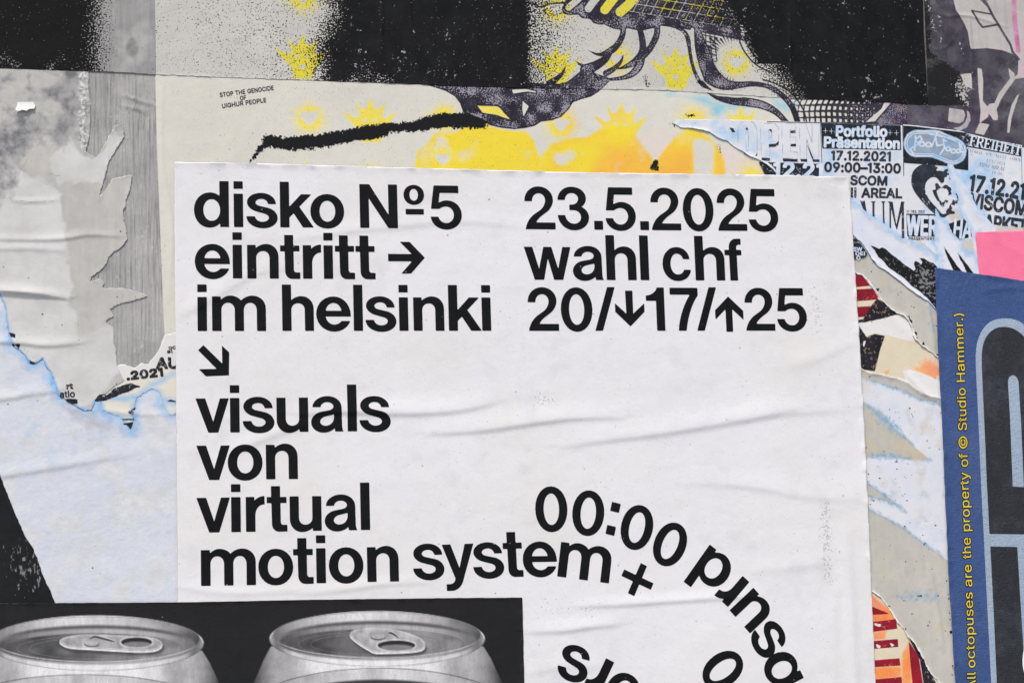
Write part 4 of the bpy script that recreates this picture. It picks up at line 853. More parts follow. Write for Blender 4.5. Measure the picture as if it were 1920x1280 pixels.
# ================================================================== MURAL
def crown(cx, cy, s=1.0, cut=None, rot=0.0):
    P = [(-53, -21), (-27, -6), (-19, -10), (-29, -41), (-16, -22), (-7, -25), (0, -45), (8, -24), (16, -22), (30, -38), (22, -8), (29, -5), (50, -20), (37, 4), (24, 22), (19, 39), (-16, 39), (-19, 20), (-36, 2)]
    r = math.radians(rot); c, q = math.cos(r), math.sin(r)
    return [(cx + s * (x * c - y * q), cy + s * (x * q + y * c)) for x, y in P]
def crown_holes(cx, cy, s=1.0):
    H = []
    for x, y, a, b in ((-10, -2, 4, 2.6), (9, -2, 4, 2.6)):
        H.append([(cx + s * (x + a * math.cos(k)), cy + s * (y + b * math.sin(k))) for k in np.linspace(0, 6.28, 9)[:-1]])
    H.append(heart(cx, cy + 17 * s, 5.2 * s))
    return H
def heart(cx, cy, r, lean=0.0):
    out = []
    for k in np.linspace(0, 2 * math.pi, 25)[:-1]:
        x = 16 * math.sin(k) ** 3; y = -(13 * math.cos(k) - 5 * math.cos(2 * k) - 2 * math.cos(3 * k) - math.cos(4 * k))
        out.append((cx + x * r / 14 + lean * y, cy + y * r / 14))
    return out
def rays(cx, cy, r0, r1, n=34, w=2.6, seed=0, a0=0.0, a1=2 * math.pi):
    rng = random.Random(seed); L = []
    for i in range(n):
        a = a0 + (a1 - a0) * i / n; q = r1 * rng.uniform(.8, 1.05); da = w / 2 / r0
        L.append([(cx + r0 * math.cos(a - da), cy + r0 * math.sin(a - da)), (cx + q * math.cos(a), cy + q * math.sin(a)), (cx + r0 * math.cos(a + da), cy + r0 * math.sin(a + da))])
    return L
def ring_heart(cx, cy, R=22, r1=40, h=14, seed=0):
    def f(u, v):
        k = (np.abs(u - cx) < r1 + 15) & (np.abs(v - cy) < r1 + 15)
        out = np.full(u.shape, CL)
        if not k.any(): return out
        uu = u[k]; vv = v[k]
        d = np.hypot(uu - cx, vv - cy) - R + 3.5
        d = np.maximum(d, -sdf_loops(uu, vv, [heart(cx, cy - 1, h)]) + .5)
        for p in rays(cx, cy, R - 5, r1 + 5, n=30, w=3.6, seed=seed): d = np.minimum(d, sdf_loops(uu, vv, [p], 6))
        out[k] = d
        return out
    return f
def crown_f(cx, cy, s=1.0, rot=0.0):
    P = crown(cx, cy, s, rot=rot); H = crown_holes(cx, cy, s)
    return lambda u, v: sdf_loops(u, v, [P] + H)
SEAM = [(291, 141), (420, 146), (600, 152), (700, 156), (800, 160), (870, 163), (960, 165), (1100, 167), (1240, 170), (1340, 176), (1440, 183), (1560, 189), (1660, 193), (1740, 199), (1815, 206)]
# violet-black drawing: body, horns, bands
BODY = [(800, 160), (835, 171), (852, 181), (862, 194), (868, 210), (873, 216), (890, 221), (905, 228), (920, 236), (940, 240.5), (965, 243), (985, 241), (1003, 236.5), (1014, 229), (1035, 226.5), (1052, 220), (1066, 206),
        (1074, 193), (1090, 187), (1108, 182), (1122, 173), (1136, 160), (1145, 150), (1138, 145), (1118, 139), (1100, 128), (1088, 134), (1076, 144), (1063, 154), (1050, 157.5), (1020, 158), (1000, 156), (985, 157), (970, 150), (900, 150)]
EYE_W = [[(895, 199), (932, 200), (938, 204), (946, 214), (957, 225), (942, 220), (932, 216), (905, 212)], [(980, 190), (984, 194), (991, 200), (987, 208), (981, 220), (979, 205)]]
EYE_W2 = [[(960, 169), (985, 168), (1004, 172), (1005, 175), (990, 172), (962, 176)]]
def S_(pts, n=6):
    q = spline(pts, n); return q[:, :2], list(q[:, 2])
HORNS = [S_([(1168, 48, 11), (1167, 66, 11), (1158, 84, 12), (1143, 97, 13), (1122, 103, 6), (1101, 94, .3)]),
         S_([(1146, 96, 9), (1134, 112, 14), (1116, 124, 18), (1098, 132, 22)]),
         S_([(1110, 126, 12), (1094, 125, 7), (1077, 114, .3)]),
         S_([(1030, 158, 14), (1044, 148, 10), (1054, 138, 6), (1062, 121, .3)]),
         S_([(1198, 52, 10), (1203, 70, 12), (1205, 90, 13), (1202, 104, 15), (1188, 118, 13), (1172, 126, 8), (1154, 131, .5)]),
         S_([(1232, 46, 11), (1231, 66, 12), (1222, 86, 12), (1210, 102, 12), (1200, 110, 12)]),
         S_([(1204, 108, 12), (1197, 126, 15), (1184, 140, 12), (1166, 147, 8), (1140, 150, 5)]),
         S_([(1169, 101, .3), (1164, 116, 6), (1150, 130, 10), (1136, 138, 12)]),
         S_([(980, 2, 1), (998, 6, 2.5), (1014, 14, 3), (1030, 8, 3), (1060, 6, 4)])]
KNOT = [(1053, 18), (1058, 6), (1078, -30), (1380, -30), (1390, 70), (1350, 62), (1300, 52), (1262, 46), (1240, 49), (1224, 54), (1206, 58), (1190, 57), (1176, 54), (1166, 57), (1150, 55), (1139, 50), (1134, 47), (1122, 47), (1112, 44), (1107, 38), (1104, 36), (1092, 35.5), (1087, 32), (1085, 28.5), (1064, 29), (1055, 26)]
FING = [([(1066, 15), (1080, 3), (1096, -12)], 12), ([(1103, 17), (1114, 2), (1126, -12)], 14), ([(1134, 19), (1144, 6), (1158, -12)], 17), ([(1163, 23), (1178, 10), (1196, -12)], 18)]
ARC = [S_([(1238, 46, 6), (1264, 50, 7), (1284, 62, 8), (1292, 84, 9), (1297, 112, 9), (1306, 142, 9), (1322, 164, 10), (1344, 182, 11), (1372, 190, 14), (1400, 192, 17), (1430, 198, 16), (1455, 211, 12), (1474, 230, 10)]),
       S_([(1304, 50, 14), (1310, 76, 22), (1318, 104, 30), (1326, 132, 34), (1342, 150, 30), (1362, 160, 20), (1386, 160, 13), (1412, 158, 10), (1440, 163, 9), (1462, 176, 10), (1484, 200, 11), (1496, 232, 11)]),
       S_([(1384, 62, 3), (1388, 82, 3), (1400, 104, 3), (1420, 124, 3), (1446, 137, 3)]), S_([(1396, 62, 2.5), (1400, 82, 2.5), (1412, 102, 2.5), (1436, 124, 2.5)]),
       S_([(1430, 150, 3), (1460, 160, 3), (1486, 178, 3), (1505, 205, 3), (1512, 230, 3)])]
def violet(u, v):
    r = sdf_loops(u, v, [BODY])
    for h in EYE_W + EYE_W2: r = np.maximum(r, -sdf_loops(u, v, [h]))
    for p, w in HORNS + ARC: r = np.minimum(r, sdf_stroke(u, v, p, w))
    kn = sdf_loops(u, v, [KNOT])
    for p, w in FING: kn = np.maximum(kn, -sdf_stroke(u, v, p, w))
    # square net on the knot: thin paper-coloured lines
    k = kn < 2
    if k.any():
        a = math.radians(9); uu = (u[k] - 1190); vv = v[k]
        p = uu * math.cos(a) + vv * math.sin(a); q = -uu * math.sin(a) + vv * math.cos(a)
        pp = p + q * .35
        gl = np.minimum(np.abs((pp / 16.5) % 1 - .5) * 16.5 * .95, np.abs((q / 15.5) % 1 - .5) * 15.5) - .75
        gl = np.where((pp > -4) & (q < 24) & (pp < 200), gl, 9)
        kn[k] = np.maximum(kn[k], -gl)
    r = np.minimum(r, kn)
    # slanting edge of the net and hatching round the little sun
    r = np.minimum(r, sdf_stroke(u, v, [(1250, 44), (1320, 58), (1400, 74)], 9))
    for i in range(26):
        a = math.radians(95 + i * 7.2); c0 = (1378, 112); L = 66 - (i % 3) * 7
        p0 = (c0[0] + 36 * math.cos(a), c0[1] + 36 * math.sin(a) * .85); p1 = (c0[0] + L * math.cos(a), c0[1] + L * math.sin(a) * .85)
        r = np.minimum(r, sdf_stroke(u, v, [p0, p1], [.4, 4.6]))
    for i in range(5): r = np.minimum(r, sdf_stroke(u, v, [(1318, 66 + i * 11), (1346 - i, 72 + i * 11)], 2.4))
    for i in range(3): r = np.minimum(r, sdf_stroke(u, v, [(1322 + i * 8, 56), (1326 + i * 9, 116)], 2.2))
    # cream slot inside the band
    for p, w in [S_([(1298, 56, 6), (1299, 90, 7), (1306, 124, 8), (1316, 150, 6)]), S_([(1318, 168, 5), (1350, 178, 6), (1385, 176, 5), (1420, 174, 5), (1450, 186, 5), (1474, 210, 6), (1486, 235, 7)])]:
        r = np.maximum(r, -sdf_stroke(u, v, p, w))
    return r
def net(u, v):
    """warped net at the right end of the lower sheet"""
    k = (u > 1470) & (u < 1830) & (v > 170)
    r = np.full(u.shape, CL)
    if k.any():
        uu = u[k]; vv = v[k]
        p = uu + (vv - 190) * .35 + 6 * np.sin(vv / 14); q = vv - .0011 * (uu - 1560) ** 2 * -1 + 4 * np.sin(uu / 30)
        a = np.abs((p / 10.5) % 1 - .5) * 10.5; b = np.abs((q / 11.5) % 1 - .5) * 11.5
        th = 1.8 + 2.2 * ramp(uu, 1480, 1540) + 5.0 * ramp(uu, 1540, 1640)
        r[k] = np.minimum(a, b) - th / 2
        r[k] = np.where(uu < 1480 + (vv - 183) * .4, CL, r[k])
        r[k] = np.where(uu > 1640, -CL, r[k])
    for P in ([(1652, 205), (1660, 189), (1672, 191), (1640, 228), (1622, 230)],):
        r = np.maximum(r, -sdf_loops(u, v, [P]))
    return r
def yel_up(u, v):
    r = crown_f(567, 109)(u, v)
    for c in (crown_f(1042, 126, .94), crown_f(1266, 130, .96), ring_heart(568, -6, 24, 44, 14, 11), ring_heart(1044, 18, 20, 36, 12, 3), ring_heart(1158, 112, 20, 36, 11, 4), ring_heart(1380, 118, 23, 34, 13, 5), crown_f(1330, -8, .9)):
        r = np.minimum(r, c(u, v))
    for p, w in FING[2:]: r = np.minimum(r, sdf_stroke(u, v, p, w))
    k = (u > 1190) & (u < 1360) & (v < 40)
    r = np.where(k & (vnoise(u, v, 20, 61) > .1), -3, r)
    return r
def spray_up(u, v):
    # two black fields, grains thinning at their edges
    e1 = 622 + 14 * ramp(v, 60, 20) - 10 * ramp(v, 60, 140) + 8 * vnoise(v, v * 0, 30, 71)
    d = ramp(u, e1 - 84, e1 + 22) ** 1.25 * (1 - ramp(u, 984, 1016) ** .8 * .97)
    d = d - .32 * ramp(v, 92, 150) * ramp(u, 560, 640) * (1 - ramp(u, 700, 850)) * ramp(vnoise(u, v, 26, 72), -.6, .6)
    d = np.where((u > 990), np.maximum(d, .42 * (1 - ramp(u, 1000, 1110)) + .12 * (1 - ramp(u, 1090, 1300))), d)
    e2 = 1352 + 1.0 * ramp(v, 0, 60) * 38 + ramp(v, 60, 130) * 28 + ramp(v, 130, 185) * 42
    d2 = ramp(u, e2 - 14, e2 + 16)
    d2 = np.where((v > 120) & (u < e2 + 60), np.minimum(d2, .25 + .75 * ramp(u, e2 - 10, e2 + 75)), d2)
    d = np.maximum(d, d2)
    d = np.maximum(d, .16 + .17 * (u < 600) * ramp(u, 330, 560) * (.7 + .5 * vnoise(u, v, 30, 76)))
    spots = inside([blob([(1205, 144), (1212, 140), (1216, 152), (1222, 160), (1214, 166), (1208, 158)]), blob([(1304, 150), (1316, 146), (1322, 156), (1310, 160)])], 4)(u, v) * .55
    d = np.maximum(d, spots)
    d = np.maximum(d, .62 * ramp(u, 1215, 1370) * ramp(62 + (u - 1380) * .12 - v, 0, 12) * (u > 1200))
    return np.clip(d, 0, 1)
VIO = lin(41, 39, 50); VIO2 = lin(58, 55, 68)
YEL = lin(226, 213, 62); YEL_O = lin(238, 184, 74)
CREAMC = lin(212, 211, 200)
def scuff_up(u, v):
    cl = ramp(vnoise(u, v, 13, 74) + .6 * vnoise(u, v, 40, 78) + .5 * ramp(v, 70, 150) - .25, .25, 1.0)
    lns = near([[(714, -60), (716, 100)], [(772, -60), (776, 60), (812, 130)], [(1082 - 190, 0), (884, 90)], [(1478, -20), (1481, 140)], [(1586, -60), (1590, 90)], [(1694, 20), (1688, 120), (1672, 175)], [(1648, -40), (1655, 60)]], 0, 3)(u, v) * ramp(vnoise(u, v, 22, 79), -.5, .6)
    return np.where((u > 640) & (u < 1740), .25 * cl + .34 * lns, 0)
M_UP = paper('mural_upper_print', lin(205, 204, 196), lin(188, 188, 182), [
    dict(a='yl', mode='sdf', c=YEL, c2=lin(214, 205, 92), jit=7, ns=500, cs=90, soft=.8),
    dict(a='vi', mode='sdf', c=VIO, c2=VIO2, jit=1.6, cs=50),
    dict(a='sp', mode='spray', c=lin(176, 172, 182), ns=560, nd=1, op=.8),
    dict(a='bl', mode='spray', c=lin(18, 19, 20), c2=lin(27, 28, 30), ns=480, nd=2, k=.46, cs=30, gloss=.55),
    dict(a='scf', mode='spray', c=lin(175, 175, 170), ns=240, nd=5, op=.85, seed=7)],
    mott=.55, specks=.6, seed=11, rough=.75)
t = thing('mural_poster', 'upper mural sheet with two black sprayed fields and dark tentacle print', 'poster', 1000, 80, 3)
top = rag(SEAM[:14], 1.0, 6, 31, closed=False)
sheet('paper', [(291, -125), (1727, -125), (1731, 60), (1740, 199)] + top[::-1], 3, M_UP, 1.7, parent=t, curl=lift_edge([SEAM[:14]], .0006, 7, 208, .0), attrs={
    'yl': yel_up, 'vi': violet, 'bl': spray_up, 'scf': scuff_up,
    'sp': lambda u, v: np.where(violet(u, v) < -2.5, .24 + .42 * vnoise(u, v, 16, 75), 0)})

# lower mural sheet
BR = S_([(495, 256, 5), (500, 262, 17), (515, 267, 20), (545, 269, 21), (590, 266, 22), (640, 258, 22), (690, 249, 23), (718, 245, 22)], 4)
BR2 = S_([(722, 236, 4), (735, 240, 16), (770, 238, 20), (806, 231, 22), (850, 226, 26), (885, 228, 24), (906, 231, 15)], 4)
BR3 = S_([(500, 270, 7), (490, 278, 10), (480, 290, 5), (470, 303, 2)], 4)
def brush(u, v):
    r = union(sdf_stroke(u, v, *BR), sdf_stroke(u, v, *BR2))
    r = np.minimum(r, sdf_stroke(u, v, *BR3) + 1.0)
    return np.maximum(r, -5.5) + 1.2 * vnoise(u, v, 5, 81) + 3.4 * ramp(vnoise(u, v, 11, 86) + .3 * vnoise(u, v, 5, 87), .15, .9) + 1.8 * ramp(np.abs(u - 765), 40, 15) - 2.2
WASH = [[(880, 224), (900, 226), (930, 242), (962, 247), (985, 246), (998, 262), (1006, 282), (1016, 300), (1012, 330), (776, 330), (780, 282), (800, 268), (812, 250), (860, 244)],
        [(1016, 292), (1034, 270), (1062, 262), (1098, 258), (1130, 240), (1150, 236), (1185, 240), (1190, 252), (1204, 272), (1222, 296), (1232, 330), (1014, 330)],
        [(1224, 330), (1234, 298), (1252, 274), (1270, 254), (1286, 241), (1310, 248), (1336, 262), (1350, 282), (1358, 306), (1360, 330)]]
def yel_lo(u, v):
    r = np.minimum(ring_heart(580, 222, 24, 40, 15, 1)(u, v), crown_f(694, 228, 1.0)(u, v))
    r = np.minimum(r, sdf_loops(u, v, [EYE_W[0]]))
    for f in (ring_heart(832, 222, 22, 38, 1, 2), ring_heart(1052, 234, 25, 42, 13, 6), crown_f(1164, 236, 1.0), crown_f(1388, 240, .95), ring_heart(1300, 226, 18, 42, 1, 7), crown_f(574, 337, .8), ring_heart(696, 334, 18, 36, 1, 8), ring_heart(830, 300, 22, 44, 12, 9),
              ring_heart(1410, 334, 16, 40, 1, 10)):
        r = np.minimum(r, f(u, v))
    return r
def wash(u, v):
    w = inside(WASH, 4)(u, v); pale = inside([blob([(820, 262), (836, 262), (846, 290), (838, 312), (822, 300)]), blob([(1306, 262), (1332, 270), (1338, 300), (1334, 330), (1302, 330), (1298, 290)]), blob([(1040, 292), (1070, 280), (1075, 300), (1045, 310)])], 6)(u, v)
    return np.clip(w * (.78 + .3 * vnoise(u, v, 24, 83)) - .75 * pale - .35 * ramp(900 - u, 0, 80), 0, 1)
def orange(u, v):
    return np.clip(ramp(v, 240, 320) * .8 * inside([[(1140, 250), (1240, 240), (1240, 340), (1100, 340)], [(1220, 340), (1232, 280), (1290, 236), (1345, 270), (1310, 290), (1290, 340)], [(1340, 340), (1345, 280), (1368, 340)]], 12)(u, v) + .35 * ramp(vnoise(u, v, 40, 84), 0, 1) * (u > 1000), 0, 1)
def spray_lo(u, v):
    d = .02 + 0 * u
    d = np.maximum(d, .85 * inside([[(1216, 318), (1226, 300), (1233, 300), (1236, 322)], [(1284, 214), (1292, 216), (1300, 213), (1303, 218), (1290, 221)]], 2)(u, v))
    d = np.maximum(d, .45 * inside([[(1252, 232), (1284, 222), (1290, 236), (1262, 242)], [(1343, 270), (1352, 276), (1352, 290), (1345, 284)]], 4)(u, v))
    return d
ML = [(291, 138), (292, 200), (295, 300), (299, 400), (303, 500), (307, 600), (309, 628), (303, 640), (300, 655), (312, 664), (350, 672), (350, 420), (700, 380), (1830, 380), (1830, 200), (1200, 150), (600, 135)]
M_LO = paper('mural_lower_print', lin(219, 218, 207), lin(206, 205, 195), [
    dict(a='cy', mode='soft', c=lin(150, 203, 217), ns=30, nd=5, jit=1.3, lo=.3, hi=.9),
    dict(a='pk', mode='soft', c=lin(236, 208, 203), ns=30, nd=5, jit=.9, lo=.2, hi=1.0, seed=2),
    dict(a='ws', mode='soft', c=lin(240, 217, 66), c2=lin(243, 182, 76), a2='og', ns=50, nd=6, jit=.7, lo=.08, hi=.60, seed=3),
    dict(a='yl', mode='sdf', c=lin(241, 222, 62), c2=lin(246, 182, 60), a2='og', jit=2.2, seed=4, op=.88, soft=1.0),
    dict(a='vi', mode='sdf', c=VIO, c2=VIO2, jit=1.4, cs=50, seed=5),
    dict(a='sp', mode='spray', c=lin(176, 172, 184), ns=560, nd=1, op=.75),
    dict(a='tint', mode='soft', c=lin(108, 60, 62), c2=lin(72, 92, 140), ns=50, nd=5, jit=1.6, lo=.3, hi=1.0, op=.6, cs=60),
    dict(a='br', mode='sdf', c=lin(28, 29, 31), ns=360, nd=5, jit=20, seed=8),
    dict(a='bl', mode='spray', c=lin(28, 29, 31), ns=520, nd=2, k=.46)],
    mott=.5, specks=.4, stain=(lin(222, 220, 196), .6), seed=12, rough=.75)
t = thing('mural_poster', 'lower cream mural sheet with yellow crowns, hearts and a black brush stroke', 'poster', 700, 230, 2)
def vio_lo(u, v): return np.minimum(violet(u, v), net(u, v))
sheet('paper', ML, 2, M_LO, 1.7, box=(285, 133, 1835, 680), parent=t, attrs={
    'yl': yel_lo, 'br': brush, 'ws': wash, 'og': orange, 'vi': vio_lo, 'bl': spray_lo,
    'cy': lambda u, v: .8 * inside([blob([(1245, 178), (1290, 174), (1350, 186), (1400, 196), (1372, 214), (1340, 222), (1325, 205), (1300, 196)]), blob([(1440, 184), (1490, 190), (1496, 205), (1470, 214)])], 12)(u, v),
    'pk': lambda u, v: .5 * inside([blob([(1200, 262), (1235, 236), (1268, 250), (1252, 278), (1232, 296)]), blob([(1345, 270), (1400, 290), (1425, 325), (1360, 340), (1350, 300)]), blob([(1340, 232), (1352, 222), (1362, 240), (1345, 252)])], 10)(u, v),
    'tint': lambda u, v: ramp(u, 1600, 1660) * .55,
    'sp': lambda u, v: np.where(vio_lo(u, v) < -2.5, .28 + .46 * vnoise(u, v, 16, 75), 0)})
st = [('STOP THE GENOCIDE', 412, 183, 514, 169), ('OF', 450, 189, 462, 187.5), ('UIGHUR PEOPLE', 416, 203.5, 500, 192)]
M_STAMP = ink_mat('stamped_ink', lin(60, 62, 62), rough=.7)
for s, x0, y0, x1, y1 in st: write(t, s, x0, y0, x1, y1, 8.0, 2, M_STAMP, .35, label='small stamped black words', cell=1.0)

# the strip of cream mural running down beside the grey wall is part of the same sheet
# right-hand mural sheet
LIGHT = [[(1782, -20), (1792, 20), (1806, 42), (1814, 60), (1819, 93), (1850, 91), (1880, 95), (1900, 103), (1909, 112), (1908, 140), (1896, 150), (2080, 120), (2080, -30), (1782, -130)],
         [(1897, 143), (1908, 145), (1890, 166), (1876, 188), (1868, 206), (1872, 226), (1862, 226), (1854, 214), (1853, 196), (1864, 194), (1872, 176)],
         [(1779, 203), (1806, 207), (1809, 216), (1806, 228), (1798, 232), (1777, 228)], [(1812, 206), (1818, 214), (1819, 226), (1812, 240), (1798, 246), (1786, 241), (1800, 238), (1809, 230), (1813, 220)],
         [(1836, 231), (1855, 234), (1844, 254), (1827, 250)], [(1888, 250), (1889, 226), (1896, 198), (1906, 180), (1916, 172), (1904, 196), (1896, 222), (1892, 250)],
         [(1832, 128), (1840, 130), (1843, 152), (1842, 190), (1850, 200), (1858, 198), (1852, 220), (1836, 232), (1838, 210), (1834, 170)], [(1890, 128), (1903, 140), (1894, 152), (1892, 140)], [(1800, 140), (1820, 138), (1822, 168), (1808, 160)]]
DARKL = [([(1826, -20), (1850, 8), (1862, 32), (1872, 48), (1884, 68), (1894, 84), (1898, 98), (1910, 112)], 4.5), ([(1822, 21), (1834, 42), (1842, 52), (1870, 47)], 4), ([(1822, 21), (1856, 27)], 3), ([(1828, -10), (1856, 18)], 2.5),
         ([(1905, 152), (1888, 178), (1876, 206), (1872, 236)], 7), ([(1925, 160), (1912, 186), (1902, 222), (1898, 250)], 9), ([(1850, 0), (1852, -40)], 5)]
def vio_r(u, v):
    r = np.full(u.shape, CL)
    lt = sd(LIGHT)(u, v); r = -lt
    for p, w in DARKL: r = np.minimum(r, sdf_stroke(u, v, p, w))
    return r
M_RT = paper('mural_right_print', lin(200, 196, 192), lin(178, 174, 172), [
    dict(a='pk', mode='soft', c=lin(222, 178, 196), ns=40, nd=5, jit=1.4, lo=.3, hi=1.1),
    dict(a='str', mode='sdf', c=lin(190, 104, 146), c2=lin(212, 162, 184), jit=3, ns=200, seed=3),
    dict(a='vi', mode='sdf', c=lin(62, 58, 70), c2=lin(88, 85, 93), jit=1.8, cs=40, seed=4),
    dict(a='pl', mode='soft', c=lin(112, 108, 112), ns=80, nd=5, jit=1.5, lo=.4, hi=1.1, seed=6),
    dict(a='tint', mode='soft', c=lin(112, 66, 72), c2=lin(84, 98, 146), ns=50, nd=5, jit=1.6, lo=.35, hi=1.0, op=.6, cs=60, seed=7),
    dict(a='bl', mode='spray', c=lin(34, 35, 37), ns=480, nd=2, k=.46),
    dict(a='wt', mode='spray', c=lin(200, 200, 196), ns=300, nd=4, op=.8, seed=5)],
    mott=.6, specks=.8, seed=14, streak=.2, wipe=.35)
t = thing('mural_poster', 'right mural sheet with violet figure on pinkish grey above the flyers', 'poster', 1840, 120, 4)
sheet('paper', rag([(1727, -125), (2085, -125), (2085, 300), (1900, 284), (1800, 270), (1700, 262), (1700, 196), (1740, 198)], .6, 6, 14, skip=(0, 1)), 4, M_RT, 2.0, parent=t, attrs={
    'vi': vio_r, 'pk': lambda u, v: .10 + .45 * ramp(vnoise(u, v, 40, 91), -.1, .9), 'str': lambda u, v: np.maximum(sdf_stroke(u, v, [(1900, -30), (1902, 40), (1909, 96)], 9), -4),
    'pl': lambda u, v: ramp(1800 - u, 0, 60) * .5 + .2 * ramp(vnoise(u, v, 22, 92), 0, 1), 'tint': lambda u, v: .55 * ramp(v, 150, 230) * (u < 1830),
    'bl': lambda u, v: np.clip(.9 * (1 - ramp(u, 1738 + ramp(v, 100, 150) * 40, 1752 + ramp(v, 100, 150) * 60)) * (v < 198) + .75 * inside([[(1735, 100), (1800, 130), (1812, 200), (1740, 198)]], 10)(u, v), 0, 1),
    'wt': lambda u, v: np.clip(.52 * inside([blob([(1795, 142), (1812, 150), (1822, 140), (1818, 190), (1812, 205), (1800, 190), (1788, 165)])], 9)(u, v) + .40 * near([[(1738, 0), (1752, 60)], [(1760, 30), (1764, 80)], [(1798, 80), (1808, 112)]], 0, 5)(u, v), 0, 1)})

# ================================================================== RIGHT SIDE PAPERS
GREYP = lin(196, 194, 184)
RED = lin(158, 30, 48)
# red / orange / black poster deep in the stack
M_RED = paper('red_orange_print', lin(226, 216, 190), lin(216, 204, 176), [
    dict(a='og', mode='soft', c=lin(245, 158, 72), c2=lin(240, 132, 92), ns=40, nd=5, jit=.9, lo=.2, hi=.9, cs=40),
    dict(a='rays', mode='sdf', c=lin(242, 146, 96), c2=lin(246, 176, 92), jit=2, op=.85),
    dict(a='rd', mode='sdf', c=RED, c2=lin(132, 28, 44), jit=.8, seed=2),
    dict(a='bk', mode='sdf', c=lin(44, 41, 50), c2=lin(34, 33, 38), jit=1.4, seed=3),
    dict(a='ws', mode='sdf', c=lin(230, 229, 226), jit=4, ns=160, seed=4),
    dict(a='bl', mode='spray', c=lin(190, 170, 140), ns=300, nd=3, op=.6, seed=5)], mott=.5, specks=.7, seed=20)
STRIPES = [[(1590, 505), (1612, 512), (1632, 536), (1590, 540)], [(1595, 543), (1636, 541), (1646, 557), (1645, 562), (1595, 566)], [(1595, 576), (1634, 574), (1622, 594), (1595, 596)],
           [(1634, 1136), (1668, 1150), (1636, 1152)], [(1636, 1165), (1680, 1160), (1682, 1178), (1636, 1184)], [(1637, 1201), (1683, 1197), (1684, 1212), (1637, 1216)], [(1638, 1237), (1686, 1233), (1688, 1247), (1638, 1250)], [(1638, 1273), (1690, 1268), (1692, 1300), (1638, 1300)],
           [(1703, 1200), (1722, 1230), (1733, 1300), (1712, 1300), (1706, 1240)]]
BLK2 = [[(1600, 602), (1618, 598), (1634, 572), (1644, 560), (1664, 572), (1684, 590), (1668, 598), (1650, 600), (1630, 602), (1612, 608)],
        [(1590, 612), (1612, 612), (1624, 632), (1640, 626), (1659, 630), (1650, 655), (1644, 680), (1640, 696), (1590, 690)],
        [(1704, 1198), (1716, 1206), (1740, 1250), (1764, 1300), (1734, 1300), (1724, 1236)]]
WSH = [[(1608, 606), (1628, 604), (1650, 598), (1682, 590), (1700, 598), (1708, 610), (1712, 640), (1690, 636), (1660, 628), (1640, 624), (1624, 630), (1612, 614)], [(1619, 640), (1623, 638), (1621, 648), (1617, 652)],
       [(1692, 696), (1706, 692), (1735, 702), (1765, 716), (1765, 745), (1730, 742), (1700, 720)], [(1642, 1206), (1652, 1210), (1648, 1216), (1643, 1212)], [(1668, 1205), (1678, 1208), (1672, 1212)], [(1639, 1168), (1652, 1170), (1650, 1174), (1640, 1172)]]
t = thing('torn_poster', 'red, orange and black poster showing through the tears right of the white poster', 'poster', 1680, 600, 1)
def og(u, v): return np.clip(inside([[(1630, 1110), (1668, 1140), (1682, 1166), (1636, 1170)], [(1690, 1225), (1705, 1200), (1712, 1300), (1688, 1300)], [(1636, 1182), (1662, 1180), (1660, 1198), (1636, 1200)], [(1636, 1250), (1690, 1248), (1690, 1270), (1638, 1274)]], 4)(u, v) * .9
                               + .22 * inside([[(1715, 665), (1765, 660), (1765, 700), (1720, 705)]], 14)(u, v), 0, 1)
def ray2(u, v):
    r = np.full(u.shape, CL)
    for cx, cy, a0, a1 in ((1740, 706, math.pi, 2 * math.pi), (1665, 1300, math.pi, 2 * math.pi)):
        for p in rays(cx, cy, 15, 46, 22, 3.6, 3, a0, a1): r = np.minimum(r, sdf_loops(u, v, [p], 8))
        r = np.minimum(r, np.hypot(u - cx, v - cy) - 15)
    r = np.minimum(r, sdf_loops(u, v, [[(1655, 698), (1668, 692), (1664, 702)]]))
    return np.clip(r, -CL, CL)
rat = dict(og=og, rays=ray2, rd=sd(STRIPES), bk=sd(BLK2), ws=sd(WSH), bl=lambda u, v: .22 * (sd(BLK2)(u, v) < 0) + .26 * (sd(STRIPES)(u, v) < 0) * ramp(vnoise(u, v, 9, 98), -.3, .6))
sheet('paper', [(1575, 495), (1820, 495), (1820, 1420), (1620, 1420)], 1, M_RED, 2.0, parent=t, attrs=rat)

# beige-grey pasted layer, upper and lower part
EU = [(1594, 505), (1604, 512), (1616, 516), (1626, 526), (1634, 538), (1643, 550), (1650, 562), (1662, 574), (1680, 588), (1694, 592), (1704, 606), (1710, 620), (1714, 636), (1726, 648), (1738, 656), (1752, 668), (1770, 678)]
EL = [(1600, 686), (1614, 690), (1634, 699), (1660, 703), (1682, 708), (1700, 715), (1716, 728), (1730, 738), (1748, 742), (1775, 748)]
EB = [(1775, 1296), (1758, 1278), (1744, 1262), (1734, 1244), (1724, 1222), (1712, 1204), (1700, 1192), (1690, 1176), (1678, 1160), (1670, 1146), (1660, 1132), (1648, 1118), (1637, 1110), (1620, 1108)]
EUr = rag(EU, 2.6, 4, 41, closed=False); ELr = rag(EL, 2.2, 4, 42, closed=False); EBr = rag(EB, 2.6, 4, 43, closed=False)
W2 = [[(1600, 705), (1616, 706), (1640, 716), (1690, 732), (1720, 748), (1790, 762), (1790, 900), (1765, 872), (1744, 862), (1712, 836), (1684, 808), (1652, 776), (1618, 754), (1600, 748)],
      [(1600, 856), (1622, 858), (1640, 854), (1668, 857), (1700, 860), (1744, 862), (1790, 872), (1790, 1058), (1768, 1044), (1740, 1024), (1716, 1006), (1696, 990), (1664, 972), (1626, 952), (1600, 946), (1600, 926), (1626, 930), (1664, 940), (1698, 958), (1662, 930), (1624, 904), (1600, 896)],
      ]
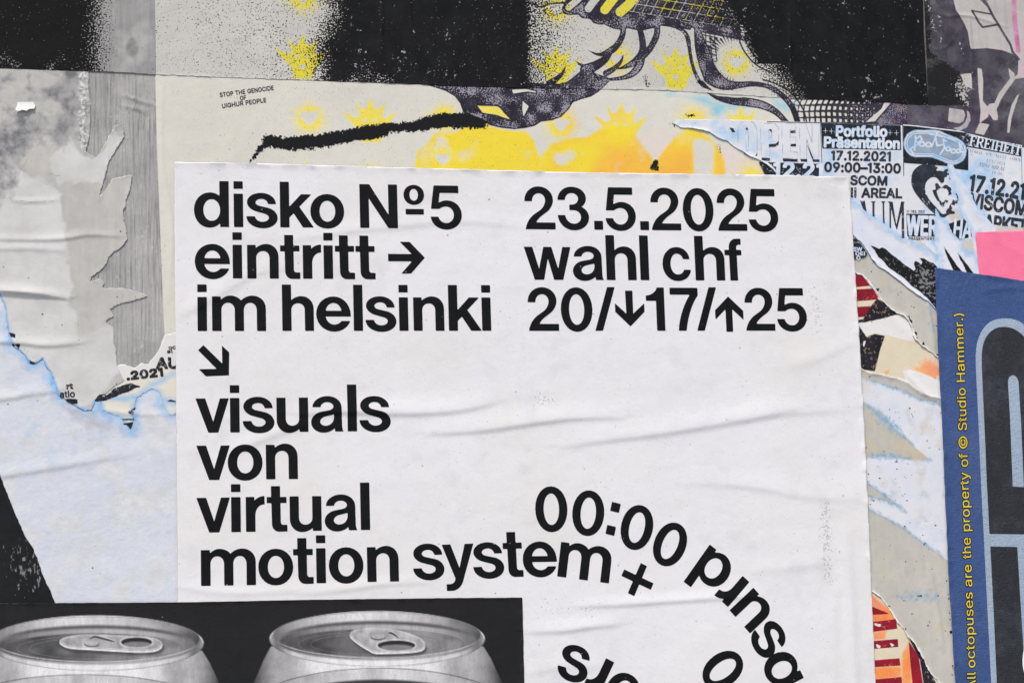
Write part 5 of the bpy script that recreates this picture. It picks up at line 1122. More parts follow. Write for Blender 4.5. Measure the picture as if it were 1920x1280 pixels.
WU = [[(1580, 430), (1600, 438), (1612, 450), (1624, 468), (1640, 492), (1668, 508), (1700, 530), (1730, 552), (1770, 578), (1770, 562), (1740, 546), (1690, 500), (1600, 400)]]
M_BEI = paper('pasted_beige_paper', lin(200, 198, 188), lin(181, 180, 171), [
    dict(a='wh', mode='sdf', c=lin(216, 222, 231), c2=lin(224, 225, 228), jit=2.5, ns=160, cs=30),
    dict(a='blu', mode='soft', c=lin(112, 156, 184), c2=lin(158, 188, 208), ns=190, nd=6, jit=2.2, lo=.3, hi=1.2, cs=90),
    dict(a='och', mode='soft', c=lin(208, 190, 150), ns=55, nd=5, jit=1.4, lo=.35, hi=1.2, seed=3),
    dict(a='gry', mode='soft', c=lin(158, 160, 158), ns=60, nd=5, jit=1.5, lo=.3, hi=1.4, seed=4),
    dict(a='rim', mode='soft', c=lin(232, 231, 226), ns=260, jit=.9, lo=.3, hi=.7, seed=5),
    dict(a='bk', mode='spray', c=lin(30, 30, 32), ns=170, nd=2, seed=6)], mott=.6, specks=.55, seed=22, rough=.8, streak=.08)
def bk_rim(lines, seed, th):
    ln = [[(x + 4, y - 3) for x, y in l] for l in lines]
    def f(u, v):
        return near(ln, 0, 3.4)(u, v) * ramp(vnoise(u, v, 8, seed), th, th + .5) * 1.0
    return f
bat = dict(
    wh=sd(W2 + WU), rim=near([EU, EL, EB], 0, 5),
    blu=lambda u, v: np.clip(near([W2[0][9:18], W2[1][:6], W2[1][8:15], [(1626, 930), (1664, 940), (1698, 958)], [(1698, 958), (1662, 930), (1624, 904)], WU[0][1:9], [(1600, 705), (1640, 716), (1690, 732), (1720, 748), (1765, 758)]], 0, 8)(u, v) * .9
        + .75 * inside([blob([(1625, 765), (1660, 780), (1690, 800), (1665, 815), (1640, 790)]), blob([(1620, 830), (1640, 845), (1690, 850), (1640, 860)]), blob([(1685, 1114), (1720, 1106), (1762, 1112), (1760, 1126), (1700, 1128)]), blob([(1735, 590), (1745, 560), (1750, 620)])], 9)(u, v), 0, 1),
    och=lambda u, v: .5 * ramp(vnoise(u, v, 34, 95), -.1, .8) + .4 * inside([[(1620, 760), (1745, 862), (1625, 862)]], 5)(u, v),
    gry=lambda u, v: .45 * ramp(vnoise(u, v, 26, 96) + .5 * vnoise(u * 3, v, 30, 99), -.3, .9) + .5 * near([ELr], 0, 10)(u, v),
    bk=bk_rim([EU, EB, [(1768, 1050), (1773, 1110), (1778, 1180), (1783, 1260)]], 97, .15))
t = thing('torn_poster', 'short beige torn paper below the flyer sheet, above the red and orange poster', 'poster', 1700, 540, 2)
sheet('paper', [(1575, 400), (1640, 400), (1785, 470), (1785, 690)] + EUr[::-1] + [(1585, 500)], 2, M_BEI, 2.2, parent=t, attrs=bat, curl=lift_edge([EU], .0020, 9, 202))
t = thing('torn_poster', 'long beige paper with blue-edged tears between white poster and blue banner', 'poster', 1690, 900, 2)
sheet('paper', ELr + [(1800, 748), (1815, 1420), (1810, 1330)] + EBr + [(1605, 1108), (1590, 700)], 2, M_BEI, 2.2, parent=t, attrs=bat, curl=lift_edge([EL, EB], .0020, 9, 203))

# ------------------------------------------------------------------ sheet of student flyers
FT = [(1276, 240), (1262, 232), (1270, 226), (1290, 224)]
FL_TOP = [(1290, 224), (1360, 225), (1437, 227), (1540, 230), (1690, 234), (1716, 236), (1800, 246), (1816, 251), (1920, 278), (2085, 318)]
FL_LOW = [(1465, 334), (1452, 322), (1437, 309), (1420, 299), (1404, 293), (1392, 284), (1376, 276), (1362, 264), (1346, 259), (1330, 248), (1312, 244), (1292, 241), (1276, 240), (1262, 232), (1270, 226)]
FLY = FL_TOP + [(2085, 600), (1900, 600), (1760, 585)] + rag([(1760, 585), (1740, 566), (1710, 546), (1690, 530), (1664, 510), (1646, 500), (1634, 486), (1624, 468), (1612, 452), (1598, 440), (1585, 436)], 1.2, 4, 51, closed=False) + [(1560, 420), (1560, 360), (1470, 345)] + rag(FL_LOW, 1.0, 4, 52, closed=False)
STRIP = [[(1585, 372), (1597, 377), (1612, 388), (1621, 396), (1640, 408), (1657, 420), (1672, 431), (1690, 447), (1704, 451), (1724, 462), (1748, 476), (1762, 492), (1775, 520), (1790, 590), (1740, 590), (1590, 470)],
         [(1774, 306), (1780, 330), (1788, 350), (1796, 372), (1800, 392), (1808, 412), (1818, 428), (1828, 446), (1836, 440), (1850, 452), (1872, 440), (1858, 420), (1842, 400), (1828, 384), (1822, 366), (1812, 350), (1800, 334), (1790, 322), (1786, 308)],
         [(1754, 392), (1760, 404), (1764, 408), (1778, 424), (1786, 438), (1800, 452), (1806, 470), (1826, 478), (1836, 500), (1840, 540), (1760, 520), (1757, 480), (1752, 452), (1752, 420)],
         [(1720, 446), (1744, 446), (1760, 480), (1752, 476)]]
strip_sd = sd(STRIP)
def worn_clip(u, v):
    return np.maximum(-(strip_sd(u, v) + 1.5 * vnoise(u, v, 5, 101)), -20)
BLACKS = [rag([(1631, 460), (1640, 463), (1648, 467), (1654, 464), (1660, 467), (1675, 480), (1684, 487), (1700, 499), (1713, 508), (1716, 505), (1713, 494), (1716, 489), (1722, 492), (1727, 497), (1729, 491), (1723, 484), (1732, 485), (1740, 490), (1750, 493), (1756, 500), (1762, 590),
               (1745, 568), (1728, 550), (1708, 536), (1695, 522), (1680, 512), (1664, 500), (1655, 489), (1646, 482), (1640, 470)], 1.0, 3, 53),
          rag([(1769, 462), (1776, 472), (1785, 485), (1795, 500), (1806, 512), (1788, 510), (1780, 492), (1773, 476)], .7, 3, 54), rag([(1795, 473), (1804, 485), (1812, 495), (1826, 514), (1812, 512), (1806, 498), (1799, 486)], .7, 3, 55)]
M_FLY = paper('flyer_sheet_paper', lin(223, 225, 229), lin(208, 213, 220), [
    dict(a='blu', mode='soft', c=lin(142, 192, 232), c2=lin(172, 208, 236), ns=55, nd=6, jit=1.9, lo=.35, hi=1.15, cs=80),
    dict(a='bei', mode='soft', c=lin(204, 201, 190), ns=70, nd=5, jit=1.0, lo=.3, hi=.8, seed=2),
    dict(a='wh', mode='sdf', c=lin(215, 222, 234), c2=lin(226, 229, 234), jit=2.5, ns=160, seed=3, cs=30),
    dict(a='blu2', mode='soft', c=lin(138, 188, 230), c2=lin(172, 206, 236), ns=90, nd=5, jit=1.9, lo=.3, hi=1.3, seed=4, cs=120),
    dict(a='bk', mode='sdf', c=lin(30, 31, 33), jit=1.2, seed=5),
    dict(a='fl', mode='spray', c=lin(150, 152, 154), ns=260, nd=4, op=.7, seed=6)], mott=.4, specks=.45, seed=25, rough=.7)
t = thing('flyer_sheet', 'bluish white sheet of event flyers dated 17.12.2021 above the pink paper', 'poster', 1640, 300, 5)
FSHEET = t
sheet('paper', FLY, 5, M_FLY, 1.8, parent=t, box=(1255, 218, 2090, 605), curl=lift_edge([[(1760, 585), (1710, 546), (1664, 510), (1634, 486), (1612, 452), (1598, 440)], FL_LOW[:13]], .0014, 7, 204), attrs={
    'blu': lambda u, v: np.clip(.30 + .45 * vnoise(u, v, 38, 102) + .25 * (u > 1800) * (v < 420) + .3 * inside([[(1335, 235), (1395, 235), (1395, 262), (1345, 262)]], 12)(u, v), 0, .9),
    'bei': lambda u, v: inside([blob([(1712, 450), (1738, 446), (1752, 458), (1757, 478), (1742, 474)]), blob([(1772, 392), (1796, 392), (1806, 412), (1790, 418), (1778, 408)]), [(1846, 424), (1925, 424), (1925, 440), (1830, 440)], blob([(1802, 456), (1822, 452), (1826, 476), (1812, 474)]), blob([(1596, 480), (1620, 480), (1630, 500), (1600, 512)])], 5)(u, v),
    'wh': strip_sd, 'blu2': lambda u, v: np.clip(near([STRIP[0][:12], STRIP[1][:9], STRIP[1][11:], STRIP[2][:9], STRIP[2][10:], FLY[14:24]], 0, 15)(u, v) * .95, 0, 1),
    'bk': sd(BLACKS), 'fl': lambda u, v: np.where(sd(BLACKS)(u, v) < -2, .22 + .25 * inside([[(1722, 495), (1752, 505), (1752, 560), (1716, 540)]], 6)(u, v), 0)})
# printed panels and words
M_PAN = ink_mat('black_panel_ink', lin(30, 32, 36), c2=lin(46, 52, 62), wear=.75, rough=.5)
M_WHT = ink_mat('white_reversed_print', lin(226, 229, 233), rough=.65, flecks=0, c2=lin(176, 206, 236))
M_FLINK = ink_mat('flyer_black_ink', lin(40, 44, 50), c2=lin(58, 66, 78), wear=.9, rough=.55)
M_FLGREY = ink_mat('faded_grey_ink', lin(126, 138, 154), wear=.4, rough=.6)
def panel(poly, label, cell=1.5, mat=M_PAN, lay=5, lift=.00035):
    P = [np.array(poly)]
    return ink('panel', lambda u, v: np.maximum(sdf_loops(u, v, P), worn_clip(u, v)), loops_box(P), lay, mat, cell, FSHEET, lift, label)
panel([(1539, 232), (1688, 236), (1689, 282), (1541, 279)], 'black panel behind the white words Portfolio Präsentation')
write(t, 'Portfolio', 1565.5, 255.5, 1663, 257, 18.5, 5, M_WHT, 1.45, label='white word Portfolio', lift=.0006)
write(t, 'Präsentation', 1543, 276, 1687, 279.5, 18.5, 5, M_WHT, 1.45, label='white word Präsentation', lift=.0006)
M_GLIM = M_WHT
for x, y in ((1547, 246), (1558, 246.5), (1668, 249.5), (1680, 250)):
    ink('plus_mark', lambda u, v, x=x, y=y: np.minimum(sdf_stroke(u, v, [(x - 4, y), (x + 4, y)], .9), sdf_stroke(u, v, [(x, y - 5), (x, y + 5)], .9)), (x - 7, y - 7, x + 7, y + 7), 5, M_WHT, .9, t, .0006)
write(t, '17.12.2021', 1557, 300, 1671, 302.5, 16.5, 5, M_FLINK, 1.15, label='black date 17.12.2021')
write(t, '09:00–13:00', 1544, 322, 1689, 325, 17, 5, M_FLINK, 1.15, label='black time 09:00–13:00')
write(t, 'SCOM', 1593, 346.5, 1664, 348, 16.5, 5, M_FLINK, 1.1, label='black word SCOM')
write(t, '!I AREAL', 1593, 370, 1691, 371.5, 17, 5, M_FLINK, 1.1, label='black word AREAL')
# thin frame right of the panel
ink('frame_line', lambda u, v: union(sdf_stroke(u, v, [(1438, 228.6), (1540, 231), (1692, 234.5), (1694, 330)], 1.4), sdf_stroke(u, v, [(1538, 232), (1541, 326)], 1.2)), (1436, 226, 1697, 332), 5, M_FLINK, 1.0, t, .0003)
# OPEN with dropped shadows
thin = .75
def outline_poly(P, w=thin): return lambda u, v: sdf_stroke(u, v, list(P) + [P[0]], w)
OP = [blob([(1383, 262), (1384, 240), (1392, 229.5), (1402, 228.5), (1411, 230), (1418, 242), (1419, 270), (1418, 290), (1412, 294), (1400, 291), (1390, 285), (1383, 279)]), blob([(1398, 244), (1400, 240), (1402, 244), (1403, 264), (1402, 282), (1399, 282), (1398, 262)]),
      [(1425, 231), (1452, 232), (1459, 240), (1460, 262), (1455, 271), (1443, 273), (1443, 297), (1427, 296)], [(1441, 244), (1446, 246), (1446, 258), (1441, 259)],
      [(1465, 231), (1491, 232), (1492, 243), (1481, 243), (1481, 258), (1492, 258), (1492, 269), (1482, 269), (1482, 285), (1495, 286), (1495, 298), (1467, 297)],
      [(1498, 232), (1510, 232), (1522, 268), (1522, 233), (1534, 233), (1535, 299), (1524, 299), (1512, 262), (1512, 298), (1500, 298)]]
SHD = [[(1367, 240), (1374, 241), (1378, 248), (1373, 249), (1369, 243)], [(1397, 243), (1400, 239), (1403, 244), (1401, 244)], [(1441, 243), (1446, 243), (1447, 249), (1443, 246)], [(1441, 271), (1454, 270), (1460, 264), (1459, 272), (1452, 276), (1441, 276)],
       [(1427, 296.5), (1443, 297), (1443, 302), (1428, 302)], [(1481, 246), (1491, 245), (1491, 250), (1481, 250)], [(1482, 271), (1492, 270), (1492, 275), (1482, 275)], [(1467, 298), (1495, 299), (1495, 304), (1468, 303)],
       [(1500, 299), (1513, 299), (1513, 304), (1501, 303)], [(1511, 268), (1514, 274), (1526, 300), (1536, 300), (1536, 304), (1524, 304)], [(1394, 288), (1398, 285), (1396, 290)], [(1414, 293), (1418, 290), (1420, 282), (1419, 293)]]
t2 = [loops_box([np.array(p)]) for p in OP]
ink('lettering', [outline_poly(p) for p in OP], t2, 5, M_FLGREY, .9, t, .0004, 'outlined word OPEN')
for p in SHD: ink('letter_shadow', sd([p]), loops_box([np.array(p)]), 5, M_FLINK, 1.0, t, .0005)
panel([(1422, 304), (1538, 308), (1539, 340), (1440, 340)], 'black strip behind the cut off date')
write(t, '12.21', 1448, 332, 1545, 335, 27, 5, M_WHT, 2.0, label='white cut off date 12.21', lift=.0006)
# neon sign print
def neon(u, v): return sdf_stroke(u, v, [(1719, 270), (1752, 270), (1786, 284)], 52)
panel([(1693, 236), (1716, 238), (1815, 250), (1815, 320), (1790, 317), (1775, 312), (1694, 306)], 'starry black panel behind the neon sign')
g = G('neon_print'); ga = g.attr('tone'); n = g.noise(60, 5, .7)
c = g.mix(ga, lin(84, 94, 108), lin(206, 222, 238)); c = g.mix(g.math('MULTIPLY', g.map(n, .45, .65), .5), c, lin(120, 176, 226)); 
M_NEON = g.done(c, .6, .3)
NL = [([(1716, 262), (1724, 256), (1728, 262), (1722, 268), (1716, 266)], 2.2), ([(1712, 290), (1706, 280), (1712, 276), (1722, 270), (1730, 266)], 2.2), ([(1716, 256), (1714, 282)], 2.2)]
def circ(x, y, r): return [(x + r * math.cos(k), y + r * .8 * math.sin(k)) for k in np.linspace(0, 6.3, 12)]
NL += [(circ(1728, 271, 5), 2.2), (circ(1740, 272, 5), 2.2), ([(1746, 276), (1752, 262), (1756, 250)], 2.2), ([(1754, 260), (1756, 274), (1766, 272)], 2.2), ([(1762, 290), (1770, 278), (1768, 262), (1774, 266)], 2.2), (circ(1777, 280, 4.5), 2.2), (circ(1787, 284, 4.5), 2.2), (circ(1796, 284, 4), 2.2), ([(1800, 286), (1798, 268)], 2.2), ([(1802, 270), (1800, 284), (1806, 286)], 2.2), ([(1742, 252), (1762, 256), (1790, 262)], 1.6)]
def tone(u, v):
    d = neon(u, v); g_ = .35 + .25 * np.cos(d * .9)
    g_ = np.where(d > -9, np.where(np.abs(d + 3) < 1.5, 1.0, np.where(np.abs(d + 7) < 1.1, .95, .25)), .38 + .12 * vnoise(u, v, 8, 111))
    for p, w in NL: g_ = np.maximum(g_, np.clip(1.2 - np.maximum(sdf_stroke(u, v, p, w), 0) * 1.2, 0, 1))
    return np.clip(g_, 0, 1)
ink('neon_sign_print', lambda u, v: np.maximum(neon(u, v) + .8 * vnoise(u, v, 5, 112), worn_clip(u, v)), (1685, 238, 1820, 320), 5, M_NEON, 1.1, t, .0006, 'printed grey blue neon sign in script letters', attrs={'tone': tone})
# heart
HOUT = [(1750, 400), (1728, 378), (1713, 358), (1708, 342), (1710, 325), (1720, 313), (1735, 308), (1752, 311), (1766, 322), (1772, 318), (1782, 318), (1792, 332), (1798, 352), (1800, 372), (1794, 386), (1782, 384), (1790, 400), (1779, 402), (1768, 408)]
HIN = [(1768, 402), (1752, 386), (1740, 372), (1734, 356), (1736, 342), (1746, 333), (1756, 334), (1765, 344), (1776, 336), (1788, 342), (1792, 358), (1788, 372), (1778, 388)]
HRED = [(1766, 388), (1754, 372), (1748, 358), (1750, 348), (1757, 344), (1764, 352), (1772, 347), (1781, 351), (1784, 362), (1780, 374), (1770, 386)]
HCO = [(1766, 380), (1758, 368), (1756, 357), (1765, 356), (1774, 354), (1778, 363), (1774, 372)]
def heart_sd(u, v):
    r = np.maximum(sdf_loops(u, v, [blob(HOUT, 3)]), -sdf_loops(u, v, [blob(HIN, 3)]))
    r = np.minimum(r, np.maximum(sdf_loops(u, v, [blob(HRED, 3)]), -sdf_loops(u, v, [blob(HCO, 3)])))
    r = r + 8 * ramp(vnoise(u, v, 5, 113) + .6 * vnoise(u, v, 22, 114) + .5 * ramp(u, 1745, 1775) - .15, .55, 1.0)
    return np.maximum(r, worn_clip(u, v))
ink('heart_print', heart_sd, (1700, 300, 1806, 414), 5, M_FLINK, 1.3, t, .0004, 'large black heart print with white heart inside')
# tall roman AUM
SERP = [[(1612, 377), (1621, 377), (1624, 398), (1617, 392)], [(1632, 378), (1642, 378), (1639, 381), (1639, 412), (1635, 408), (1635, 381)], [(1651, 378), (1660, 378), (1657, 381), (1658, 422), (1655, 418), (1654, 381)],
        [(1664, 378), (1673, 379), (1680, 422), (1689, 378), (1696, 379), (1694, 382), (1695, 455), (1690, 450), (1690, 395), (1681, 432), (1678, 424), (1670, 390), (1670, 432), (1667, 428), (1667, 382)]]
ink('lettering', [(lambda u, v, p=p: np.maximum(sdf_loops(u, v, [p]), worn_clip(u, v))) for p in SERP], [loops_box([np.array(p)]) for p in SERP], 5, M_FLINK, 1.0, t, .0004, 'tall narrow roman letters AUM')
# WER SCHAU
write(t, '17 DEZ. 2021', 1699, 399, 1734, 399.5, 4.5, 5, M_FLINK, .25, cell=.8, label='tiny black date')
panel([(1698.5, 401), (1756, 402), (1758, 444), (1700.5, 444)], 'black frame of the word WER')
write(t, 'WER', 1699, 441, 1756, 442.5, 36, 5, M_WHT, 1.6, label='white word WER', lift=.0006, clipf=worn_clip)
write(t, 'PRÄSENTIERT'.replace('Ä', 'A'), 1702, 450, 1752, 450.5, 4.5, 5, M_FLINK, .2, cell=.8)
panel([(1778, 420), (1814, 408), (1822, 444), (1790, 452)], 'torn black frame of the word HA')
write(t, 'HA', 1785, 446, 1820, 449, 36, 5, M_WHT, 1.2, label='white letters HA', lift=.0006, clipf=worn_clip)
# FREIHEIT flyer
panel([(1814, 252.5), (1914, 279), (1914, 294), (1814, 276)], 'black band behind the white word FREIHEIT')
write(t, 'FREIHEIT', 1816, 273.5, 1913, 292.3, 19, 5, M_WHT, .35, label='white roman word FREIHEIT', font=R_, capu=100., lift=.0006, cell=.9)
write(t, 'STARTE EIN NEUES LEBEN!', 1817, 286, 1914, 304, 6, 5, M_FLGREY, .0, font=R_, capu=100., cell=.8, label='small grey roman line')
write(t, '17.12.2021', 1848, 304, 1884, 311, 6, 5, M_FLGREY, .0, font=R_, capu=100., cell=.8)
write(t, 'TONI-AREAL', 1834, 311, 1884, 321, 6.5, 5, M_FLGREY, .05, font=R_, capu=100., cell=.8, label='small grey roman words TONI-AREAL')
write(t, '10.00', 1858, 326, 1878, 330, 6, 5, M_FLGREY, .0, font=R_, capu=100., cell=.8)
ink('frame_line', lambda u, v: sdf_stroke(u, v, [(1914, 276), (1919, 460)], 1.2), (1910, 270, 1924, 440), 5, M_FLGREY, 1.0, t, .0004)
write(t, '17.12.21', 1815, 357, 1921, 374.5, 29, 5, M_FLINK, 1.7, shear=-.04, label='large worn black date 17.12.21', clipf=worn_clip)
write(t, 'VISCOM', 1817, 388.5, 1925, 405, 26, 5, M_FLINK, 1.5, shear=-.04, label='worn black word VISCOM', clipf=worn_clip)
write(t, 'MARKET', 1822, 426, 1923, 439, 26, 5, M_FLINK, 1.5, shear=-.04, label='torn black word MARKET', clipf=lambda u, v: np.maximum(worn_clip(u, v), np.maximum(v - 421 - (u - 1850) * .08 - 2 * vnoise(u, v, 6, 3), 1845 - u)))
# small black scraps with white letters beside the white poster
ink('panel', lambda u, v: sd([rag([(1590, 447), (1604, 448), (1610, 453), (1590, 454)], .5, 3, 1), rag([(1590, 457), (1612, 456), (1618, 464), (1626, 476), (1622, 482), (1608, 484), (1600, 488), (1590, 480)], 1.0, 3, 2)])(u, v), (1588, 444, 1630, 492), 5, M_PAN, 1.0, t, .0004)
write(t, 'SW', 1599, 471, 1616, 471, 7, 5, M_WHT, .5, cell=.8, lift=.0006); write(t, 'DEI', 1603, 479, 1622, 479, 6.5, 5, M_WHT, .4, cell=.8, lift=.0006); write(t, 'Q'.replace('Q', 'O'), 1605, 487, 1613, 487, 6.5, 5, M_WHT, .4, cell=.8, lift=.0006)

# ------------------------------------------------------------------ pink paper
M_PINK = paper('pink_paper', lin(254, 130, 165), lin(244, 116, 152), mott=.6, specks=.35, seed=30, rough=.7, bump=.0002)
t = thing('pink_paper', 'plain bright pink paper above the blue banner at the right edge', 'paper', 1880, 480, 7.4)
sheet('paper', [(1828, 436), (1920, 432), (2085, 424), (2085, 560), (1920, 540), (1838, 540)], 7.4, M_PINK, 4, parent=t)

# ------------------------------------------------------------------ blue banner
def banner_mat(name, a, b, seed):
    g = G(name); w1 = g.noise(900, 1, .5, sc=(.2, 1, 1)); w2 = g.noise(900, 1, .5, sc=(1, 1, .2)); n = g.noise(20, 5, .65, off=(seed, 0, 1)); n2 = g.noise(5, 3, .5, off=(seed, 0, 5))
    c = g.mix(g.math('ADD', g.map(n, .35, .7, 0, .6), g.map(n2, .35, .65, 0, .5)), a, b)
    scr = g.noise(55, 4, .8, off=(seed, 0, 9), sc=(3.5, 1, .35)); dus = g.noise(9, 6, .75, off=(seed, 0, 2))
    c = g.mix(g.map(scr, .70, .78, 0, .35), c, lin(150, 165, 188)); c = g.mix(g.map(dus, .5, .78, 0, .28), c, lin(128, 138, 152))
    c = g.mix(g.math('MULTIPLY', g.map(g.math('ADD', w1, w2), .8, 1.25), .22), c, tuple(min(1, x * 1.6 + .01) for x in a[:3]) + (1,))
    v_ = g.vor(45, off=(seed, 0, 0)); c = g.mix(g.map(g.math('MULTIPLY_ADD', g.map(g.noise(30, 2), .5, .8), -.05, v_), -.01, .01, .6, 0), c, lin(170, 180, 195))
    g.bump(g.math('ADD', w1, g.math('ADD', w2, g.math('MULTIPLY', n, 3))), .0006, 1.0)
    return g.done(c, .55, .35)
M_BAN = banner_mat('banner_blue', lin(60, 87, 140), lin(50, 73, 118), 1)
M_BANL = banner_mat('banner_pale_blue', lin(160, 177, 194), lin(146, 164, 182), 2)
M_BANK = banner_mat('banner_black', lin(40, 43, 49), lin(32, 34, 39), 3)
t = thing('banner', 'dark blue woven banner with yellow upright line of text at the right edge', 'banner', 1850, 900, 9)
sheet('cloth', [(1752, 502), (1920, 527), (2085, 552), (2095, 1420), (1797, 1420), (1790, 1280), (1778, 1080), (1766, 800), (1757, 640)], 9, M_BAN, 2.6, parent=t, curl=lift_edge([[(1797, 1400), (1778, 1080), (1757, 640), (1752, 502), (1920, 527)]], .0022, 14, 207, -.2), thick=.0008)
LO = [(1864.3, 1420), (1857.6, 1280), (1848.7, 1100), (1838.6, 900), (1833.6, 790), (1828.9, 690)] + [tuple(p) for p in spline([(1828.5, 668), (1832, 640), (1843, 616), (1860, 601.5), (1882.5, 597), (1904, 600), (1920, 609.5), (1938, 630), (1950, 660), (1956, 700)], 5)] + [(1990, 1420)]
sdO = lambda u, v: sdf_loops(u, v, [LO], 30)
IN1 = [(1854.5, 1000), (1849.4, 900), (1844.2, 785), (1840, 690)] + [tuple(p) for p in spline([(1839.6, 668), (1842.5, 646), (1851, 628), (1864.5, 616.5), (1882.5, 613), (1902, 618), (1920, 632), (1934, 652), (1940, 680)], 5)] + [(1955, 1001.5)]
SLOT = [(1898, 912), (1892.5, 780), (1889.2, 722)] + [tuple(p) for p in spline([(1888.7, 715), (1891.5, 706.5), (1898, 703), (1905, 706.5), (1908.8, 715)], 4)] + [(1910, 735), (1913.4, 790), (1919, 913)]
IN2 = [(1856, 1024), (1906.5, 1025), (1911.5, 1110), (1917, 1200), (1921, 1280), (1928, 1420), (1876, 1420), (1868, 1280), (1862, 1140)]
IN3 = [(1919.5, 1025), (1960, 1026), (1970, 1420), (1940, 1420), (1930, 1200)]
ink('letter_outline', lambda u, v: sdO(u, v), (1820, 590, 2000, 1420), 9, M_BANL, 1.8, t, .0005, 'pale blue outline of the giant letter')
ink('letter_fill', lambda u, v: np.minimum(np.maximum(sdf_loops(u, v, [IN1], 30), -sdf_loops(u, v, [SLOT], 30)), np.minimum(sdf_loops(u, v, [IN2], 30), sdf_loops(u, v, [IN3], 30))), (1830, 605, 1985, 1420), 9, M_BANK, 1.8, t, .0010, 'black fill of the giant letter')
ink('emblem', lambda u, v: np.hypot((u - 1929) / 13, (v - 1238) / 34) * 20 - 20, (1908, 1198, 1950, 1278), 9, ink_mat('white_emblem', lin(225, 228, 232), flecks=0), 1.5, t, .0014)
M_YEL = ink_mat('yellow_banner_ink', lin(236, 212, 72), flecks=.2, c2=lin(222, 196, 60)); M_DKO = ink_mat('dark_outline_ink', lin(24, 28, 40), flecks=.2)
WORDS = [('All', 1262, 1318), ('octopuses', 1108, 1252), ('are', 1056.5, 1100), ('the', 1006, 1047), ('property', 884, 997), ('of', 849, 876), ('©', 815, 843), ('Studio', 726, 808), ('Hammer.)', 584, 718)]
WORDS[0] = ('All', 1258, 1292)
def bx(y): return 1806 + (y - 640) * .0355
for w, ya, yb in WORDS:
    gl = text_loops(w, bx(yb) , yb, bx(ya), ya, 16.0)
    ink('text_outline', [small_sdf([g_], 1.5) for g_ in gl], text_boxes(gl, 4.5), 9, M_DKO, 1.0, t, .0004)
    ink('lettering', [small_sdf([g_], .05) for g_ in gl], text_boxes(gl, 3.0), 9, M_YEL, .9, t, .0008, 'yellow upright word ' + w)

# ================================================================== WHITE POSTER
MP = [(327, 304), (480, 307), (800, 316), (1100, 324), (1300, 327), (1465, 329), (1590, 333), (1594, 370), (1602, 500), (1611, 640), (1619, 780), (1625, 900), (1632, 1060), (1641, 1280), (1649, 1420), (340, 1420), (334, 1200), (333, 1000), (331, 800), (329, 600), (327, 420)]
M_MAIN = paper('white_poster_paper', lin(232, 232, 234), lin(224, 224, 227), [
    dict(a='scuff', mode='spray', c=lin(120, 120, 124), ns=420, nd=2, op=.6),
    dict(a='warm', mode='soft', c=lin(226, 224, 217), ns=14, nd=5, jit=1.2, lo=.3, hi=1.3, seed=2),
    dict(a='grey', mode='soft', c=lin(196, 197, 202), ns=30, nd=6, jit=1.6, lo=.3, hi=1.5, seed=3),
    dict(a='rim', mode='soft', c=lin(226, 221, 208), ns=60, jit=.8, lo=.3, hi=1.0, seed=4)], mott=.5, specks=.6, seed=40, rough=.62, spec=.2, bump=.00013)
POSTER = thing('event_poster', 'large white poster with heavy black type dated 23.5.2025', 'poster', 960, 700, 7.4)
sheet('paper', rag(MP, .6, 9, 61), 7.4, M_MAIN, 3.0, parent=POSTER, thick=.0001, curl=lift_edge([MP[:13]], .0016, 13, 205, -.1), attrs={
    'scuff': lambda u, v: .40 * inside([[(1534, 945), (1556, 940), (1562, 1095), (1545, 1098)]], 8)(u, v) + .30 * inside([[(1000, 735), (1040, 735), (1040, 760), (1000, 760)], [(1520, 530), (1545, 560), (1540, 640), (1522, 620)]], 9)(u, v) + .16 * inside([[(1020, 1120), (1130, 1130), (1120, 1160), (1020, 1150)]], 10)(u, v),
    'warm': lambda u, v: .4 + .4 * vnoise(u, v, 160, 121), 'grey': lambda u, v: .18 + .22 * vnoise(u, v, 70, 122) + .15 * ramp(u, 1450, 1640),
    'rim': lambda u, v: .7 * near([MP[6:15]], 0, 5)(u, v)})
